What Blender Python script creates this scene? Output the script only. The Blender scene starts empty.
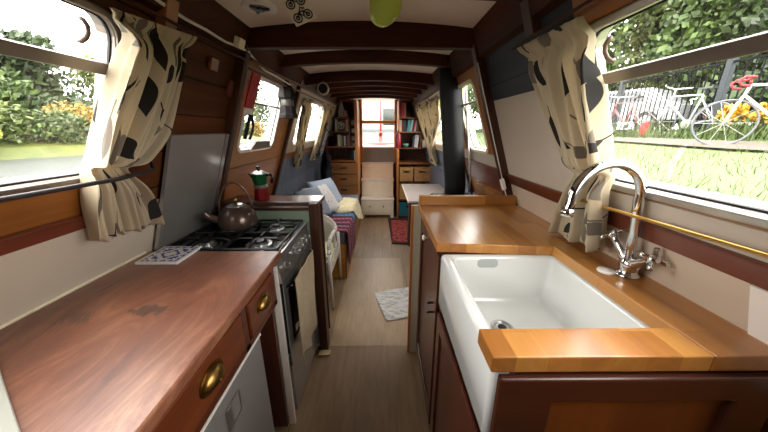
SKY, SUN, EXPO = 6.0, 0.0, 1.22
import bpy, bmesh, math, random
from mathutils import Vector, Matrix
PI = math.pi
scene = bpy.context.scene
COL = scene.collection
V = Vector

# ------------------------------------------------------------------ helpers
def lin(h):
    h = h.lstrip('#'); o = []
    for i in (0, 2, 4):
        c = int(h[i:i+2], 16) / 255
        o.append(c / 12.92 if c <= .04045 else ((c + .055) / 1.055) ** 2.4)
    return (*o, 1)

def obj(name, bm, mat=None, parent=None, smooth=False, bevel=0, label=None):
    me = bpy.data.meshes.new(name)
    bmesh.ops.recalc_face_normals(bm, faces=bm.faces)
    bm.to_mesh(me); bm.free()
    if smooth:
        for p in me.polygons: p.use_smooth = True
    o = bpy.data.objects.new(name, me); COL.objects.link(o)
    if mat: me.materials.append(mat)
    if bevel:
        b = o.modifiers.new('bevel', 'BEVEL'); b.width = bevel; b.segments = 2
        b.limit_method = 'ANGLE'; b.angle_limit = .6
    if parent:
        o.parent = parent
        o.matrix_parent_inverse = parent.matrix_basis.inverted()
    if label: o['label'] = label
    return o

def thing(name, label, cat, loc=(0, 0, 0), group=None):
    o = bpy.data.objects.new(name, None); COL.objects.link(o)
    o.empty_display_size = .05
    o.location = loc; o['label'] = label; o['category'] = cat
    if group: o['group'] = group
    return o

def single(name, bm, mat, label, cat, group=None, smooth=False, bevel=0, kind=None):
    """one thing that is one mesh, origin at the middle of its underside"""
    xs = [v.co for v in bm.verts]
    c = V(((min(v.x for v in xs) + max(v.x for v in xs)) / 2, (min(v.y for v in xs) + max(v.y for v in xs)) / 2, min(v.z for v in xs)))
    for v in bm.verts: v.co -= c
    o = obj(name, bm, mat, None, smooth, bevel)
    o.location = c; o['label'] = label; o['category'] = cat
    if group: o['group'] = group
    if kind: o['kind'] = kind
    return o

def struct(name, bm, mat, smooth=False, bevel=0):
    o = obj(name, bm, mat, None, smooth, bevel); o['kind'] = 'structure'
    return o

def NB(): return bmesh.new()

def box(bm, x0, x1, y0, y1, z0, z1, M=None):
    vs = [bm.verts.new((x, y, z)) for x in (x0, x1) for y in (y0, y1) for z in (z0, z1)]
    for f in ((0, 1, 3, 2), (4, 6, 7, 5), (0, 4, 5, 1), (2, 3, 7, 6), (0, 2, 6, 4), (1, 5, 7, 3)):
        bm.faces.new([vs[i] for i in f])
    if M is not None:
        for v in vs: v.co = M @ v.co
    return bm

def hexa(bm, pts):
    """8 points: bottom four then top four"""
    vs = [bm.verts.new(p) for p in pts]
    for f in ((3, 2, 1, 0), (4, 5, 6, 7), (0, 1, 5, 4), (1, 2, 6, 5), (2, 3, 7, 6), (3, 0, 4, 7)):
        bm.faces.new([vs[i] for i in f])
    return bm

def BX(x0, x1, y0, y1, z0, z1, M=None): return box(NB(), x0, x1, y0, y1, z0, z1, M)

def tube(bm, pts, r, n=10, cap=True, rs=None):
    pts = [V(p) for p in pts]; rings = []
    up = V((0, 0, 1)); prev = None
    for i, p in enumerate(pts):
        d = (pts[min(i + 1, len(pts) - 1)] - pts[max(i - 1, 0)]).normalized()
        if prev is None:
            a = d.cross(up if abs(d.z) < .9 else V((1, 0, 0))).normalized()
        else:
            a = (prev - d * prev.dot(d)).normalized()
        prev = a; b = d.cross(a)
        rr = rs[i] if rs else r
        rings.append([bm.verts.new(p + (a * math.cos(t) + b * math.sin(t)) * rr) for t in [2 * PI * k / n for k in range(n)]])
    for A, B in zip(rings, rings[1:]):
        for k in range(n): bm.faces.new((A[k], A[(k + 1) % n], B[(k + 1) % n], B[k]))
    if cap:
        bm.faces.new(rings[0][::-1]); bm.faces.new(rings[-1])
    return bm

def lathe(bm, prof, c=(0, 0, 0), n=24, M=None):
    c = V(c); rings = []
    for r, z in prof:
        ring = []
        for k in range(n):
            p = V((r * math.cos(2 * PI * k / n), r * math.sin(2 * PI * k / n), z))
            if M is not None: p = M @ p
            ring.append(bm.verts.new(p + c))
        rings.append(ring)
    for A, B in zip(rings, rings[1:]):
        for k in range(n): bm.faces.new((A[k], A[(k + 1) % n], B[(k + 1) % n], B[k]))
    bm.faces.new(rings[0][::-1]); bm.faces.new(rings[-1])
    return bm

def rrect(u0, u1, v0, v1, r, n=5):
    out = []
    for cx, cy, a0 in ((u1 - r, v1 - r, 0), (u0 + r, v1 - r, PI / 2), (u0 + r, v0 + r, PI), (u1 - r, v0 + r, 1.5 * PI)):
        for k in range(n + 1):
            a = a0 + PI / 2 * k / n
            out.append((cx + r * math.cos(a), cy + r * math.sin(a)))
    return out
def rect(u0, u1, v0, v1): return [(u0, v0), (u1, v0), (u1, v1), (u0, v1)]

def plate(bm, loops, fn, o0, o1):
    """flat plate with holes; fn(u,v,o) -> point; thickness from o0 to o1"""
    b2 = bmesh.new(); es = []
    for lp in loops:
        vs = [b2.verts.new((u, v, 0)) for u, v in lp]
        for i in range(len(vs)): es.append(b2.edges.new((vs[i], vs[(i + 1) % len(vs)])))
    bmesh.ops.triangle_fill(b2, use_beauty=True, use_dissolve=False, edges=es)
    b2.verts.index_update()
    A = [bm.verts.new(fn(v.co.x, v.co.y, o0)) for v in b2.verts]
    B = [bm.verts.new(fn(v.co.x, v.co.y, o1)) for v in b2.verts]
    for f in b2.faces:
        ix = [v.index for v in f.verts]
        bm.faces.new([A[i] for i in ix]); bm.faces.new([B[i] for i in reversed(ix)])
    for e in b2.edges:
        if len(e.link_faces) == 1:
            i, j = e.verts[0].index, e.verts[1].index
            bm.faces.new((A[i], A[j], B[j], B[i]))
    b2.free(); return bm

LT = V((.35, 0, 1)).normalized(); LNn = V((1, 0, -.35)).normalized()
RT = V((-.34, 0, 1)).normalized(); RNn = V((-1, 0, -.34)).normalized()
def wl(y, z, o=0): return V((-.98 + .35 * (z - .92), y, z)) + LNn * o
def wr(y, z, o=0): return V((.745 - .34 * (z - 1.0), y, z)) + RNn * o
WP = {'left': wl, 'right': wr}

def look_matrix():
    f, vx, vy = 279.0, 382.0, 130.0
    d = V(((vx - 384) / f, (vy - 216) / f, 1)).normalized()
    z = V((0, -d.z, d.y)).normalized()
    x = d.cross(z)
    # rows x,d,z = world axes in camera (right, down, forward) coordinates
    right = V((x.x, d.x, z.x)); down = V((x.y, d.y, z.y)); fwd = V((x.z, d.z, z.z))
    return Matrix((( right.x, -down.x, -fwd.x, 0), (right.y, -down.y, -fwd.y, 0), (right.z, -down.z, -fwd.z, 1.40), (0, 0, 0, 1)))

cam = bpy.data.cameras.new('camera'); cam.sensor_width = 36; cam.lens = 36 * 279 / 768
cam.clip_start = .02; cam.clip_end = 300
camo = bpy.data.objects.new('camera', cam); COL.objects.link(camo)
camo.matrix_world = look_matrix(); scene.camera = camo

# ------------------------------------------------------------------ materials
class N:
    def __init__(s, name):
        s.m = bpy.data.materials.new(name); s.m.use_nodes = True
        s.t = s.m.node_tree; s.b = s.t.nodes['Principled BSDF']
    def n(s, typ, **kw):
        nd = s.t.nodes.new(typ)
        for k, v in kw.items():
            if k.startswith('_'): setattr(nd, k[1:], v)
            else: nd.inputs[k.replace('__', ' ')].default_value = v
        return nd
    def l(s, a, b): s.t.links.new(a, b)
    def coord(s, scale=(1, 1, 1), out='Object', rot=(0, 0, 0)):
        c = s.n('ShaderNodeTexCoord'); mp = s.n('ShaderNodeMapping')
        mp.inputs['Scale'].default_value = scale; mp.inputs['Rotation'].default_value = rot
        s.l(c.outputs[out], mp.inputs['Vector']); return mp.outputs['Vector']
    def ramp(s, fac, stops, interp='LINEAR'):
        r = s.n('ShaderNodeValToRGB'); e = r.color_ramp.elements; r.color_ramp.interpolation = interp
        while len(e) < len(stops): e.new(.5)
        for q, (p, c) in zip(e, stops):
            q.position = p; q.color = c if not isinstance(c, str) else lin(c)
        s.l(fac, r.inputs['Fac']); return r.outputs['Color']
    def math(s, op, a, b=None, c=None):
        m = s.n('ShaderNodeMath', _operation=op)
        for i, v in enumerate((a, b, c)):
            if v is None: continue
            if isinstance(v, (int, float)): m.inputs[i].default_value = v
            else: s.l(v, m.inputs[i])
        return m.outputs[0]
    def mix(s, fac, a, b, typ='MIX'):
        m = s.n('ShaderNodeMix', _data_type='RGBA', _blend_type=typ)
        for i, v in ((0, fac), (6, a), (7, b)):
            if isinstance(v, (int, float)): m.inputs[i].default_value = v
            elif isinstance(v, str): m.inputs[i].default_value = lin(v)
            elif isinstance(v, tuple): m.inputs[i].default_value = v
            else: s.l(v, m.inputs[i])
        return m.outputs[2]
    def base(s, c): s.l(c, s.b.inputs['Base Color'])
    def bump(s, h, strength=.3, dist=.002):
        b = s.n('ShaderNodeBump'); b.inputs['Strength'].default_value = strength; b.inputs['Distance'].default_value = dist
        s.l(h, b.inputs['Height']); s.l(b.outputs[0], s.b.inputs['Normal'])

def plain(name, c, rough=.5, metal=0, coat=0, var=.0, scale=12, bump=0, spec=.5):
    k = N(name); k.b.inputs['Roughness'].default_value = rough; k.b.inputs['Metallic'].default_value = metal
    k.b.inputs['Coat Weight'].default_value = coat; k.b.inputs['Specular IOR Level'].default_value = spec
    k.b.inputs['Base Color'].default_value = lin(c)
    if var or bump:
        no = k.n('ShaderNodeTexNoise', Scale=scale, Detail=5.0); k.l(k.coord(), no.inputs['Vector'])
        if var:
            c0 = lin(c); a = tuple(x * (1 - var) for x in c0[:3]) + (1,); b = tuple(min(1, x * (1 + var)) for x in c0[:3]) + (1,)
            k.base(k.ramp(no.outputs['Fac'], [(.3, a), (.7, b)]))
        if bump: k.bump(no.outputs['Fac'], bump, .004)
    return k.m

def wood(name, c1, c2, axis='y', scale=14, rough=.4, coat=0, c3=None, blot=.3):
    k = N(name); st = {'x': (.06, 1, 1), 'y': (1, .06, 1), 'z': (1, 1, .06)}[axis]
    no = k.n('ShaderNodeTexNoise', Scale=scale, Detail=8.0, Roughness=.65, Distortion=.6)
    k.l(k.coord(st), no.inputs['Vector'])
    n2 = k.n('ShaderNodeTexNoise', Scale=3.0, Detail=3.0); k.l(k.coord(), n2.inputs['Vector'])
    col = k.ramp(no.outputs['Fac'], [(.28, c1), (.72, c2)])
    if blot:
        col = k.mix(k.ramp(n2.outputs['Fac'], [(.35, (0, 0, 0, 1)), (.7, (blot, blot, blot, 1))]), col, c3 or c1)
    k.base(col); k.bump(no.outputs['Fac'], .12, .002)
    k.b.inputs['Roughness'].default_value = rough; k.b.inputs['Coat Weight'].default_value = coat
    k.b.inputs['Coat Roughness'].default_value = .25
    if rough >= .6: k.b.inputs['Specular IOR Level'].default_value = .22
    return k.m

def planked(name, c1, c2, pitch, axis='z', off=0, rough=.65, line='#120a06', coat=0):
    """boards with thin grooves; pitch along z (or y)"""
    k = N(name)
    no = k.n('ShaderNodeTexNoise', Scale=14.0, Detail=8.0, Roughness=.65, Distortion=.5)
    k.l(k.coord((1, .06, 1) if axis == 'z' else (1, 1, .06)), no.inputs['Vector'])
    sx = k.n('ShaderNodeSeparateXYZ'); c = k.n('ShaderNodeTexCoord'); k.l(c.outputs['Object'], sx.inputs[0])
    v = k.math('DIVIDE', k.math('ADD', sx.outputs['Z' if axis == 'z' else 'Y'], off), pitch)
    fr = k.math('FRACT', v)
    wn = k.n('ShaderNodeTexWhiteNoise', _noise_dimensions='1D'); k.l(k.math('FLOOR', v), wn.inputs['W'])
    fac = k.math('ADD', k.math('MULTIPLY', no.outputs['Fac'], .75), k.math('MULTIPLY', wn.outputs['Value'], .25))
    col = k.ramp(fac, [(.25, c1), (.75, c2)])
    g = k.math('LESS_THAN', fr, .035)
    k.b.inputs['Specular IOR Level'].default_value = .2; k.base(k.mix(g, col, line)); k.bump(k.math('SUBTRACT', 1, g), .5, .003)
    k.b.inputs['Roughness'].default_value = rough; k.b.inputs['Coat Weight'].default_value = coat
    return k.m

M = {}
M['beam'] = wood('dark mahogany beam', '#2a1208', '#5c2d17', 'x', 14, .6, 0)
M['beamy'] = wood('dark mahogany rail', '#2a1208', '#5a2c17', 'y', 14, .65, 0)
M['post'] = wood('dark post', '#2a140a', '#57301a', 'z', 16, .5, .05)
M['plank'] = planked('dark plank wall', '#3a1c0d', '#70401f', .135, 'z', .03)
M['orange'] = wood('orange varnished ply', '#7e4318', '#b8763a', 'y', 9, .38, .2)
M['bay'] = wood('brown varnished ply', '#84501f', '#b87a3c', 'y', 9, .38, .2)
M['sillwood'] = wood('honey sill wood', '#6e3a15', '#a86c30', 'y', 12, .35, .25)
M['trimdark'] = wood('dark red trim', '#4a1f13', '#7d3d25', 'y', 12, .35, .3)
M['cream'] = plain('cream painted board', '#cbbeab', .45, var=.05, scale=4)
M['creamwall'] = plain('off white wall', '#c2b7a8', .5, var=.05, scale=4)
M['tilepanel'] = None
M['slate'] = planked('slate blue boards', '#232b33', '#3a444e', .135, 'z', .02, .5, '#0c0f12', 0)
M['blue'] = planked('grey blue boards', '#66707f', '#7a8494', .3, 'y', 0, .5, '#4b5563', 0)
M['ceiling'] = plain('ceiling white', '#e8ddce', .55, var=.04, scale=3)
M['white'] = plain('white paint', '#efe9e0', .4, var=.03)
M['ivory'] = plain('ivory paint', '#fbefd6', .45, var=.05)
M['pinecream'] = wood('pale cream post', '#b5a88f', '#d3c8b0', 'z', 12, .5)
M['alu'] = plain('window alu', '#b9b4ac', .35, .7)
M['alu_dark'] = plain('window alu bronze', '#8d8278', .35, .55)
M['rubber'] = plain('black rubber', '#151515', .6)
M['chrome'] = plain('chrome', '#d8dadc', .07, 1)
M['steel'] = plain('brushed steel', '#b7b7b6', .3, .9, var=.06, scale=30)
M['brass'] = plain('aged brass', '#9a7a44', .34, 1, var=.25, scale=40)
M['rodbrass'] = plain('brass rod', '#caa05a', .3, 1)
M['iron'] = plain('cast iron', '#131416', .4, .2)
M['black'] = plain('black enamel', '#0b0c0e', .12, 0, .6)
M['blackglass'] = plain('oven glass', '#14161a', .08, 0, .5)
M['ceramic'] = plain('white glazed ceramic', '#dcdedb', .12, 0, .5)
M['fridge'] = plain('grey fridge front', '#8d8a88', .35, .35, var=.04, scale=3)
M['splash'] = plain('grey enamel lid', '#b0aeaa', .3, .6, var=.08, scale=3)
M['red'] = plain('red paint', '#b02a2a', .4)
M['pinkred'] = plain('faded red paint', '#7d2420', .45, var=.1)
M['doorpine'] = wood('door pine', '#a8622c', '#d8924c', 'z', 12, .4, .2)
M['shelfwood'] = wood('bookcase wood', '#4b2312', '#7b4322', 'z', 12, .45, .1)
M['shelflight'] = wood('bookcase edge', '#74401f', '#a5652f', 'x', 12, .45, .1)
M['pine'] = wood('pine drawer', '#845026', '#b07a40', 'x', 12, .45, .1)
M['straw'] = plain('straw basket', '#b08450', .8, var=.2, scale=60, bump=.5)
M['cab'] = wood('red cabinet wood', '#34120a', '#5a2711', 'z', 12, .35, .35)
M['cabx'] = wood('red cabinet rail', '#2b1008', '#4f240f', 'x', 12, .4, .2)
M['cabpanel'] = wood('cabinet end panel', '#4a1f0b', '#864618', 'z', 8, .35, .3)  # orange glare on the end panel is put into its wood colour
M['caby'] = wood('red cabinet side rail', '#3c160c', '#6a321a', 'y', 12, .35, .35)
M['drawer'] = wood('drawer mahogany', '#4d200f', '#85431f', 'y', 12, .35, .35)
M['wicker'] = None
M['navy'] = plain('navy cloth', '#20242e', .85, var=.2)
M['flue'] = plain('black flue', '#0b0b0c', .55, 0, spec=.25)

# right worktop : iroko staves
def butcher(name, axis):
    k = N(name)
    rot = (0, 0, 0) if axis == 'x' else (0, 0, PI / 2)
    co = k.coord((1, 1, 1), rot=rot)
    br = k.n('ShaderNodeTexBrick', _offset=.37, _squash=1.0, Scale=1.0, Mortar__Size=.0006, Brick__Width=.34, Row__Height=.06)
    br.inputs['Color1'].default_value = (0, 0, 0, 1); br.inputs['Color2'].default_value = (1, 1, 1, 1); br.inputs['Mortar'].default_value = (.1, .1, .1, 1)
    k.l(co, br.inputs['Vector'])
    no = k.n('ShaderNodeTexNoise', Scale=16.0, Detail=8.0, Roughness=.6, Distortion=.5)
    k.l(k.coord((.07, 1, 1) if axis == 'x' else (1, .07, 1)), no.inputs['Vector'])
    fac = k.math('ADD', k.math('MULTIPLY', br.outputs['Color'], .3), k.math('MULTIPLY', no.outputs['Fac'], .62))
    k.base(k.ramp(fac, [(.15, '#7c4a1d'), (.45, '#ab7032'), (.8, '#d09a50')]))
    k.bump(no.outputs['Fac'], .08, .001)
    k.b.inputs['Roughness'].default_value = .3; k.b.inputs['Coat Weight'].default_value = .3; k.b.inputs['Coat Roughness'].default_value = .2
    return k.m
M['butcherx'] = butcher('oiled stave worktop across', 'x')
M['butchery'] = butcher('oiled stave worktop', 'y')

def worn():
    k = N('worn mahogany worktop')
    no = k.n('ShaderNodeTexNoise', Scale=7.0, Detail=10.0, Roughness=.7, Distortion=1.6); k.l(k.coord((1, .3, 1), rot=(0, 0, -.35)), no.inputs['Vector'])
    n2 = k.n('ShaderNodeTexNoise', Scale=2.6, Detail=5.0, Roughness=.6); k.l(k.coord(), n2.inputs['Vector'])
    col = k.ramp(no.outputs['Fac'], [(.3, '#582a1c'), (.5, '#8c5439'), (.68, '#b8825f')])
    col = k.mix(k.ramp(n2.outputs['Fac'], [(.42, (0, 0, 0, 1)), (.68, (.65, .65, .65, 1))]), col, '#50281b')
    n3 = k.n('ShaderNodeTexNoise', Scale=55.0, Detail=8.0, Roughness=.8); k.l(k.coord(), n3.inputs['Vector'])
    # a burnt, scuffed patch in the middle of the top
    sx = k.n('ShaderNodeSeparateXYZ'); c = k.n('ShaderNodeTexCoord'); k.l(c.outputs['Object'], sx.inputs[0])
    dx = k.math('DIVIDE', k.math('SUBTRACT', sx.outputs['X'], .03), .058)
    dy = k.math('DIVIDE', k.math('SUBTRACT', sx.outputs['Y'], .435), .026)
    d = k.math('ADD', k.math('ADD', k.math('MULTIPLY', dx, dx), k.math('MULTIPLY', dy, dy)), k.math('MULTIPLY', k.math('SUBTRACT', n3.outputs['Fac'], .5), 5.5))
    col = k.mix(k.math('MULTIPLY', k.math('LESS_THAN', d, .75), .75), col, '#33231f')
    ex = k.math('DIVIDE', k.math('ADD', sx.outputs['X'], .135), .075); ey = k.math('DIVIDE', k.math('SUBTRACT', sx.outputs['Y'], .40), .05)
    d2 = k.math('ADD', k.math('ADD', k.math('MULTIPLY', ex, ex), k.math('MULTIPLY', ey, ey)), k.math('MULTIPLY', k.math('SUBTRACT', no.outputs['Fac'], .5), 9.0))
    col = k.mix(k.math('MULTIPLY', k.math('LESS_THAN', d2, .1), .55), col, '#33231f')
    k.base(col)
    k.l(k.ramp(n2.outputs['Fac'], [(.3, (.38, .38, .38, 1)), (.7, (.55, .55, .55, 1))]), k.b.inputs['Roughness'])
    k.bump(no.outputs['Fac'], .1, .001)
    k.b.inputs['Coat Weight'].default_value = .9; k.b.inputs['Coat Roughness'].default_value = .42
    return k.m
M['worn'] = worn()

def floor_mat(name, c1, c2, pitch):
    k = N(name)
    no = k.n('ShaderNodeTexNoise', Scale=5.0, Detail=8.0, Roughness=.7); k.l(k.coord((1, .35, 1)), no.inputs['Vector'])
    n2 = k.n('ShaderNodeTexNoise', Scale=45.0, Detail=4.0); k.l(k.coord((1, .12, 1)), n2.inputs['Vector'])
    f = k.math('ADD', k.math('MULTIPLY', no.outputs['Fac'], .6), k.math('MULTIPLY', n2.outputs['Fac'], .4))
    col = k.ramp(f, [(.3, c1), (.7, c2)])
    if pitch:
        sx = k.n('ShaderNodeSeparateXYZ'); c = k.n('ShaderNodeTexCoord'); k.l(c.outputs['Object'], sx.inputs[0])
        fr = k.math('FRACT', k.math('DIVIDE', sx.outputs['X'], pitch))
        col = k.mix(k.math('LESS_THAN', fr, .03), col, '#3a2a1f')
    k.base(col); k.b.inputs['Roughness'].default_value = .42; k.bump(n2.outputs['Fac'], .1, .001)
    return k.m
M['floor'] = floor_mat('worn floor boards', '#80684e', '#ae9270', .115)
M['floorsheet'] = floor_mat('brown floor sheet', '#7c6248', '#a88a68', 0)

def curtain_mat(name, base='#cfc0a1', seed=0.0):
    k = N(name)
    uv = k.n('ShaderNodeUVMap'); mp = k.n('ShaderNodeMapping'); mp.inputs['Scale'].default_value = (8.5, 6.2, 1)
    mp.inputs['Location'].default_value = (seed, seed * .7, 0)
    k.l(uv.outputs[0], mp.inputs['Vector'])
    cols = None; out = None
    for i, (sc, off, ln, wd) in enumerate(((1.0, 0.0, .36, .17), (1.0, 3.37, .3, .13))):
        ad = k.n('ShaderNodeVectorMath', _operation='ADD'); ad.inputs[1].default_value = (off, off * 1.7, 0); k.l(mp.outputs[0], ad.inputs[0])
        vo = k.n('ShaderNodeTexVoronoi', _voronoi_dimensions='2D', Scale=sc, Randomness=.45); k.l(ad.outputs[0], vo.inputs['Vector'])
        sub = k.n('ShaderNodeVectorMath', _operation='SUBTRACT'); k.l(ad.outputs[0], sub.inputs[0]); k.l(vo.outputs['Position'], sub.inputs[1])
        sc_ = k.n('ShaderNodeSeparateColor'); k.l(vo.outputs['Color'], sc_.inputs[0])
        vr = k.n('ShaderNodeVectorRotate', _rotation_type='Z_AXIS'); k.l(sub.outputs[0], vr.inputs['Vector'])
        k.l(k.math('MULTIPLY', k.math('SUBTRACT', sc_.outputs[0], .5), 2.6), vr.inputs['Angle'])
        sx = k.n('ShaderNodeSeparateXYZ'); k.l(vr.outputs[0], sx.inputs[0])
        q = k.math('DIVIDE', sx.outputs['Y'], ln)
        w = k.math('MULTIPLY', k.math('SUBTRACT', 1, k.math('MULTIPLY', q, q)), wd)
        w = k.math('MULTIPLY', w, k.math('SUBTRACT', 1.0, k.math('MULTIPLY', q, .45)))
        leaf = k.math('LESS_THAN', k.math('ABSOLUTE', sx.outputs['X']), w)
        stem = k.math('MULTIPLY', k.math('LESS_THAN', k.math('ABSOLUTE', sx.outputs['X']), .018), k.math('LESS_THAN', sx.outputs['Y'], 0))
        pick = k.math('GREATER_THAN', sc_.outputs[1], .28)
        msk = k.math('MULTIPLY', k.math('MAXIMUM', leaf, stem), pick)
        col = k.ramp(sc_.outputs[2], [(0, '#26211d'), (.5, '#2e2925'), (.55, '#74695c'), (.8, '#857a6b')], 'CONSTANT')
        src = out if out is not None else base
        out = k.mix(msk, src, col)
    k.base(out)
    wv = k.n('ShaderNodeTexNoise', Scale=260.0); k.l(uv.outputs[0], wv.inputs['Vector']); k.bump(wv.outputs['Fac'], .15, .001)
    k.b.inputs['Roughness'].default_value = .9; k.b.inputs['Sheen Weight'].default_value = .2
    tr = k.n('ShaderNodeBsdfTranslucent'); k.l(out, tr.inputs['Color'])
    ms = k.n('ShaderNodeMixShader'); ms.inputs[0].default_value = .3
    k.l(k.b.outputs[0], ms.inputs[1]); k.l(tr.outputs[0], ms.inputs[2])
    k.l(ms.outputs[0], k.t.nodes['Material Output'].inputs['Surface'])
    return k.m
M['curtain'] = curtain_mat('cream leaf print curtain')
M['curtain2'] = curtain_mat('leaf print curtain', '#cdbe9f', 2.3)
M['curtainplain'] = plain('beige curtain', '#b8a888', .9, var=.25, scale=9)

def glass(name, dust=.06):
    k = N(name)
    t = k.n('ShaderNodeBsdfTransparent'); g = k.n('ShaderNodeBsdfGlossy', Roughness=.02)
    d = k.n('ShaderNodeBsdfDiffuse'); d.inputs['Color'].default_value = (.8, .8, .78, 1)
    fr = k.n('ShaderNodeFresnel', IOR=1.45)
    ge = k.n('ShaderNodeNewGeometry')
    m1 = k.n('ShaderNodeMixShader'); k.l(k.math('MULTIPLY', fr.outputs[0], k.math('SUBTRACT', 1, ge.outputs['Backfacing'])), m1.inputs[0]); k.l(t.outputs[0], m1.inputs[1]); k.l(g.outputs[0], m1.inputs[2])
    no = k.n('ShaderNodeTexNoise', Scale=7.0, Detail=6.0); k.l(k.coord((1, 1, .5)), no.inputs['Vector'])
    m2 = k.n('ShaderNodeMixShader'); k.l(k.math('MULTIPLY', no.outputs['Fac'], dust * 2), m2.inputs[0])
    k.l(m1.outputs[0], m2.inputs[1]); k.l(d.outputs[0], m2.inputs[2])
    k.l(m2.outputs[0], k.t.nodes['Material Output'].inputs['Surface'])
    return k.m
M['glass'] = glass('dusty window glass', .018)
M['glassclear'] = glass('clear glass', .004)
# ------------------------------------------------------------------ room shell
YB, YF = -1.35, 4.92
WIN = {'left': [(-.12, .878, 1.27, 1.685, .06), (1.67, 2.2, 1.285, 1.69, .05), (2.7, 3.7, 1.28, 1.67, .05)],
       'right': [(-.2, .835, 1.255, 1.64, .06), (1.72, 2.07, 1.272, 1.672, .05), (2.5, 4.25, 1.25, 1.68, .05)]}  # last window of each side enlarged to let more daylight in

b = NB()
box(b, -1.1, .95, YB - .3, YF + .4, -.05, -.004)
struct('floor', b, M['floor'])
struct('floor.001', BX(-.365, .2, YB, 1.545, -.004, .003), M['floorsheet'])
struct('floor.002', BX(-.36, .2, 1.549, 2.9, -.004, .002), floor_mat('grey floor sheet', '#a3896a', '#c8ac88', 0))

def hole(w, g=0): return rrect(w[0] - g, w[1] + g, w[2] - g, w[3] + g, w[4] + g)
for side, fn in WP.items():
    s = -1 if side == 'left' else 1
    b = NB()
    plate(b, [rect(YB - .1, YF + .1, .86, 1.86)] + [hole(w) for w in WIN[side]], fn, 0, -.045)
    x0 = -.99 if side == 'left' else .775
    box(b, x0, x0 + s * .06, YB - .1, YF + .1, -.05, .9)
    struct('wall_' + side, b, M['plank'] if side == 'left' else M['bay'])

def panel(name, side, y0, y1, z0, z1, mat, t=.006, holes=(), bevel=0):
    b = NB(); plate(b, [rect(y0, y1, z0, z1)] + [hole(h, .004) for h in holes], WP[side], 0.0005, t)
    return struct(name, b, M[mat] if isinstance(mat, str) else mat, bevel=bevel)

WL, WR = WIN['left'], WIN['right']
# left side, first bay
panel('wall_left', 'left', YB, 1.5, .86, 1.135, 'cream')
panel('wall_left', 'left', YB, .885, 1.13, 1.262, 'sillwood')
panel('trim_1', 'left', YB, .99, 1.125, 1.165, 'trimdark', .022, bevel=.004)
panel('trim_2', 'left', YB, 1.06, .9, .925, 'ivory', .014)
# left side, second bay
panel('wall_left', 'left', 1.56, 2.47, 1.19, 1.76, 'bay', .008, [WL[1]])
panel('wall_left', 'left', 1.56, 2.47, .3, 1.186, 'orange', .01)
# left side, third bay
panel('wall_left', 'left', 2.5, YF, 1.18, 1.80, 'creamwall', .006, [WL[2]])
panel('wall_left', 'left', 2.5, YF, .86, 1.165, 'blue', .006)
struct('wall_left', BX(-.995, -.985, 2.5, YF, 0, .9), M['blue'])
panel('trim_3', 'left', 2.5, YF, 1.15, 1.2, 'sillwood', .02, bevel=.003)
# right side, first bay
panel('wall_right', 'right', YB, 1.5, .9, 1.135, plain('beige splash tiles', '#cbb9a4', .35, var=.04, scale=5), .006)
panel('trim_4', 'right', YB, 1.49, 1.13, 1.178, 'trimdark', .016, bevel=.003)
panel('wall_right', 'right', YB, 1.5, 1.178, 1.234, 'creamwall', .006)
panel('wall_right', 'right', .85, 1.5, 1.234, 1.54, 'creamwall', .006)
panel('wall_right', 'right', .85, 1.5, 1.54, 1.80, 'slate', .008)
panel('wall_right', 'right', YB, .85, 1.655, 1.80, 'orange', .008)
panel('wall_right', 'right', YB, -.22, 1.234, 1.66, 'orange', .008)
panel('wall_right', 'right', -.25, .458, 1.0, 1.125, 'white', .012)
# right side, second and third bay
panel('wall_right', 'right', 1.56, 2.3, 1.265, 1.80, 'bay', .008, [(1.72, 2.07, 1.275, 1.672, .05)])
panel('wall_right', 'right', 1.56, 2.3, 1.19, 1.262, 'creamwall', .008)
panel('trim_5', 'right', 1.56, 2.3, 1.05, 1.19, 'trimdark', .02)
panel('wall_right', 'right', 2.3, YF, 1.17, 1.80, 'creamwall', .006, [WR[2]])
panel('wall_right', 'right', 2.3, YF, .86, 1.165, 'blue', .006)
struct('wall_right', BX(.765, .775, 1.56, YF, 0, .9), M['blue'])

# cambered ceiling
XC = -.09
def zc(x): return 1.885 - .11 * (x - XC) ** 2
b = NB(); n = 16; ra = []
for y in (YB - .1, YF + .3):
    for dz in (0, .05):
        ra.append([b.verts.new((x, y, zc(x) + dz)) for x in [-.78 + 1.38 * i / n for i in range(n + 1)]])
for i in range(n):
    for A, B in ((ra[0], ra[2]), (ra[1], ra[3]), (ra[0], ra[1]), (ra[2], ra[3])):
        b.faces.new((A[i], A[i + 1], B[i + 1], B[i]))
struct('ceiling', b, M['ceiling'], smooth=True)

# longitudinal cornice boards
def cornice(name, pts, y0, y1, mat):
    b = NB(); A = [b.verts.new((x, y0, z)) for x, z in pts]; B = [b.verts.new((x, y1, z)) for x, z in pts]
    for i in range(len(pts)):
        j = (i + 1) % len(pts); b.faces.new((A[i], A[j], B[j], B[i]))
    b.faces.new(A); b.faces.new(B[::-1])
    return struct(name, b, mat)
cornice('trim_6', [(-.71, 1.735), (-.665, 1.752), (-.61, 1.86), (-.76, 1.87)], YB, 4.4, M['beamy'])
cornice('trim_7', [(.512, 1.718), (.462, 1.735), (.425, 1.855), (.58, 1.87)], YB, 4.4, M['beamy'])

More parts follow.
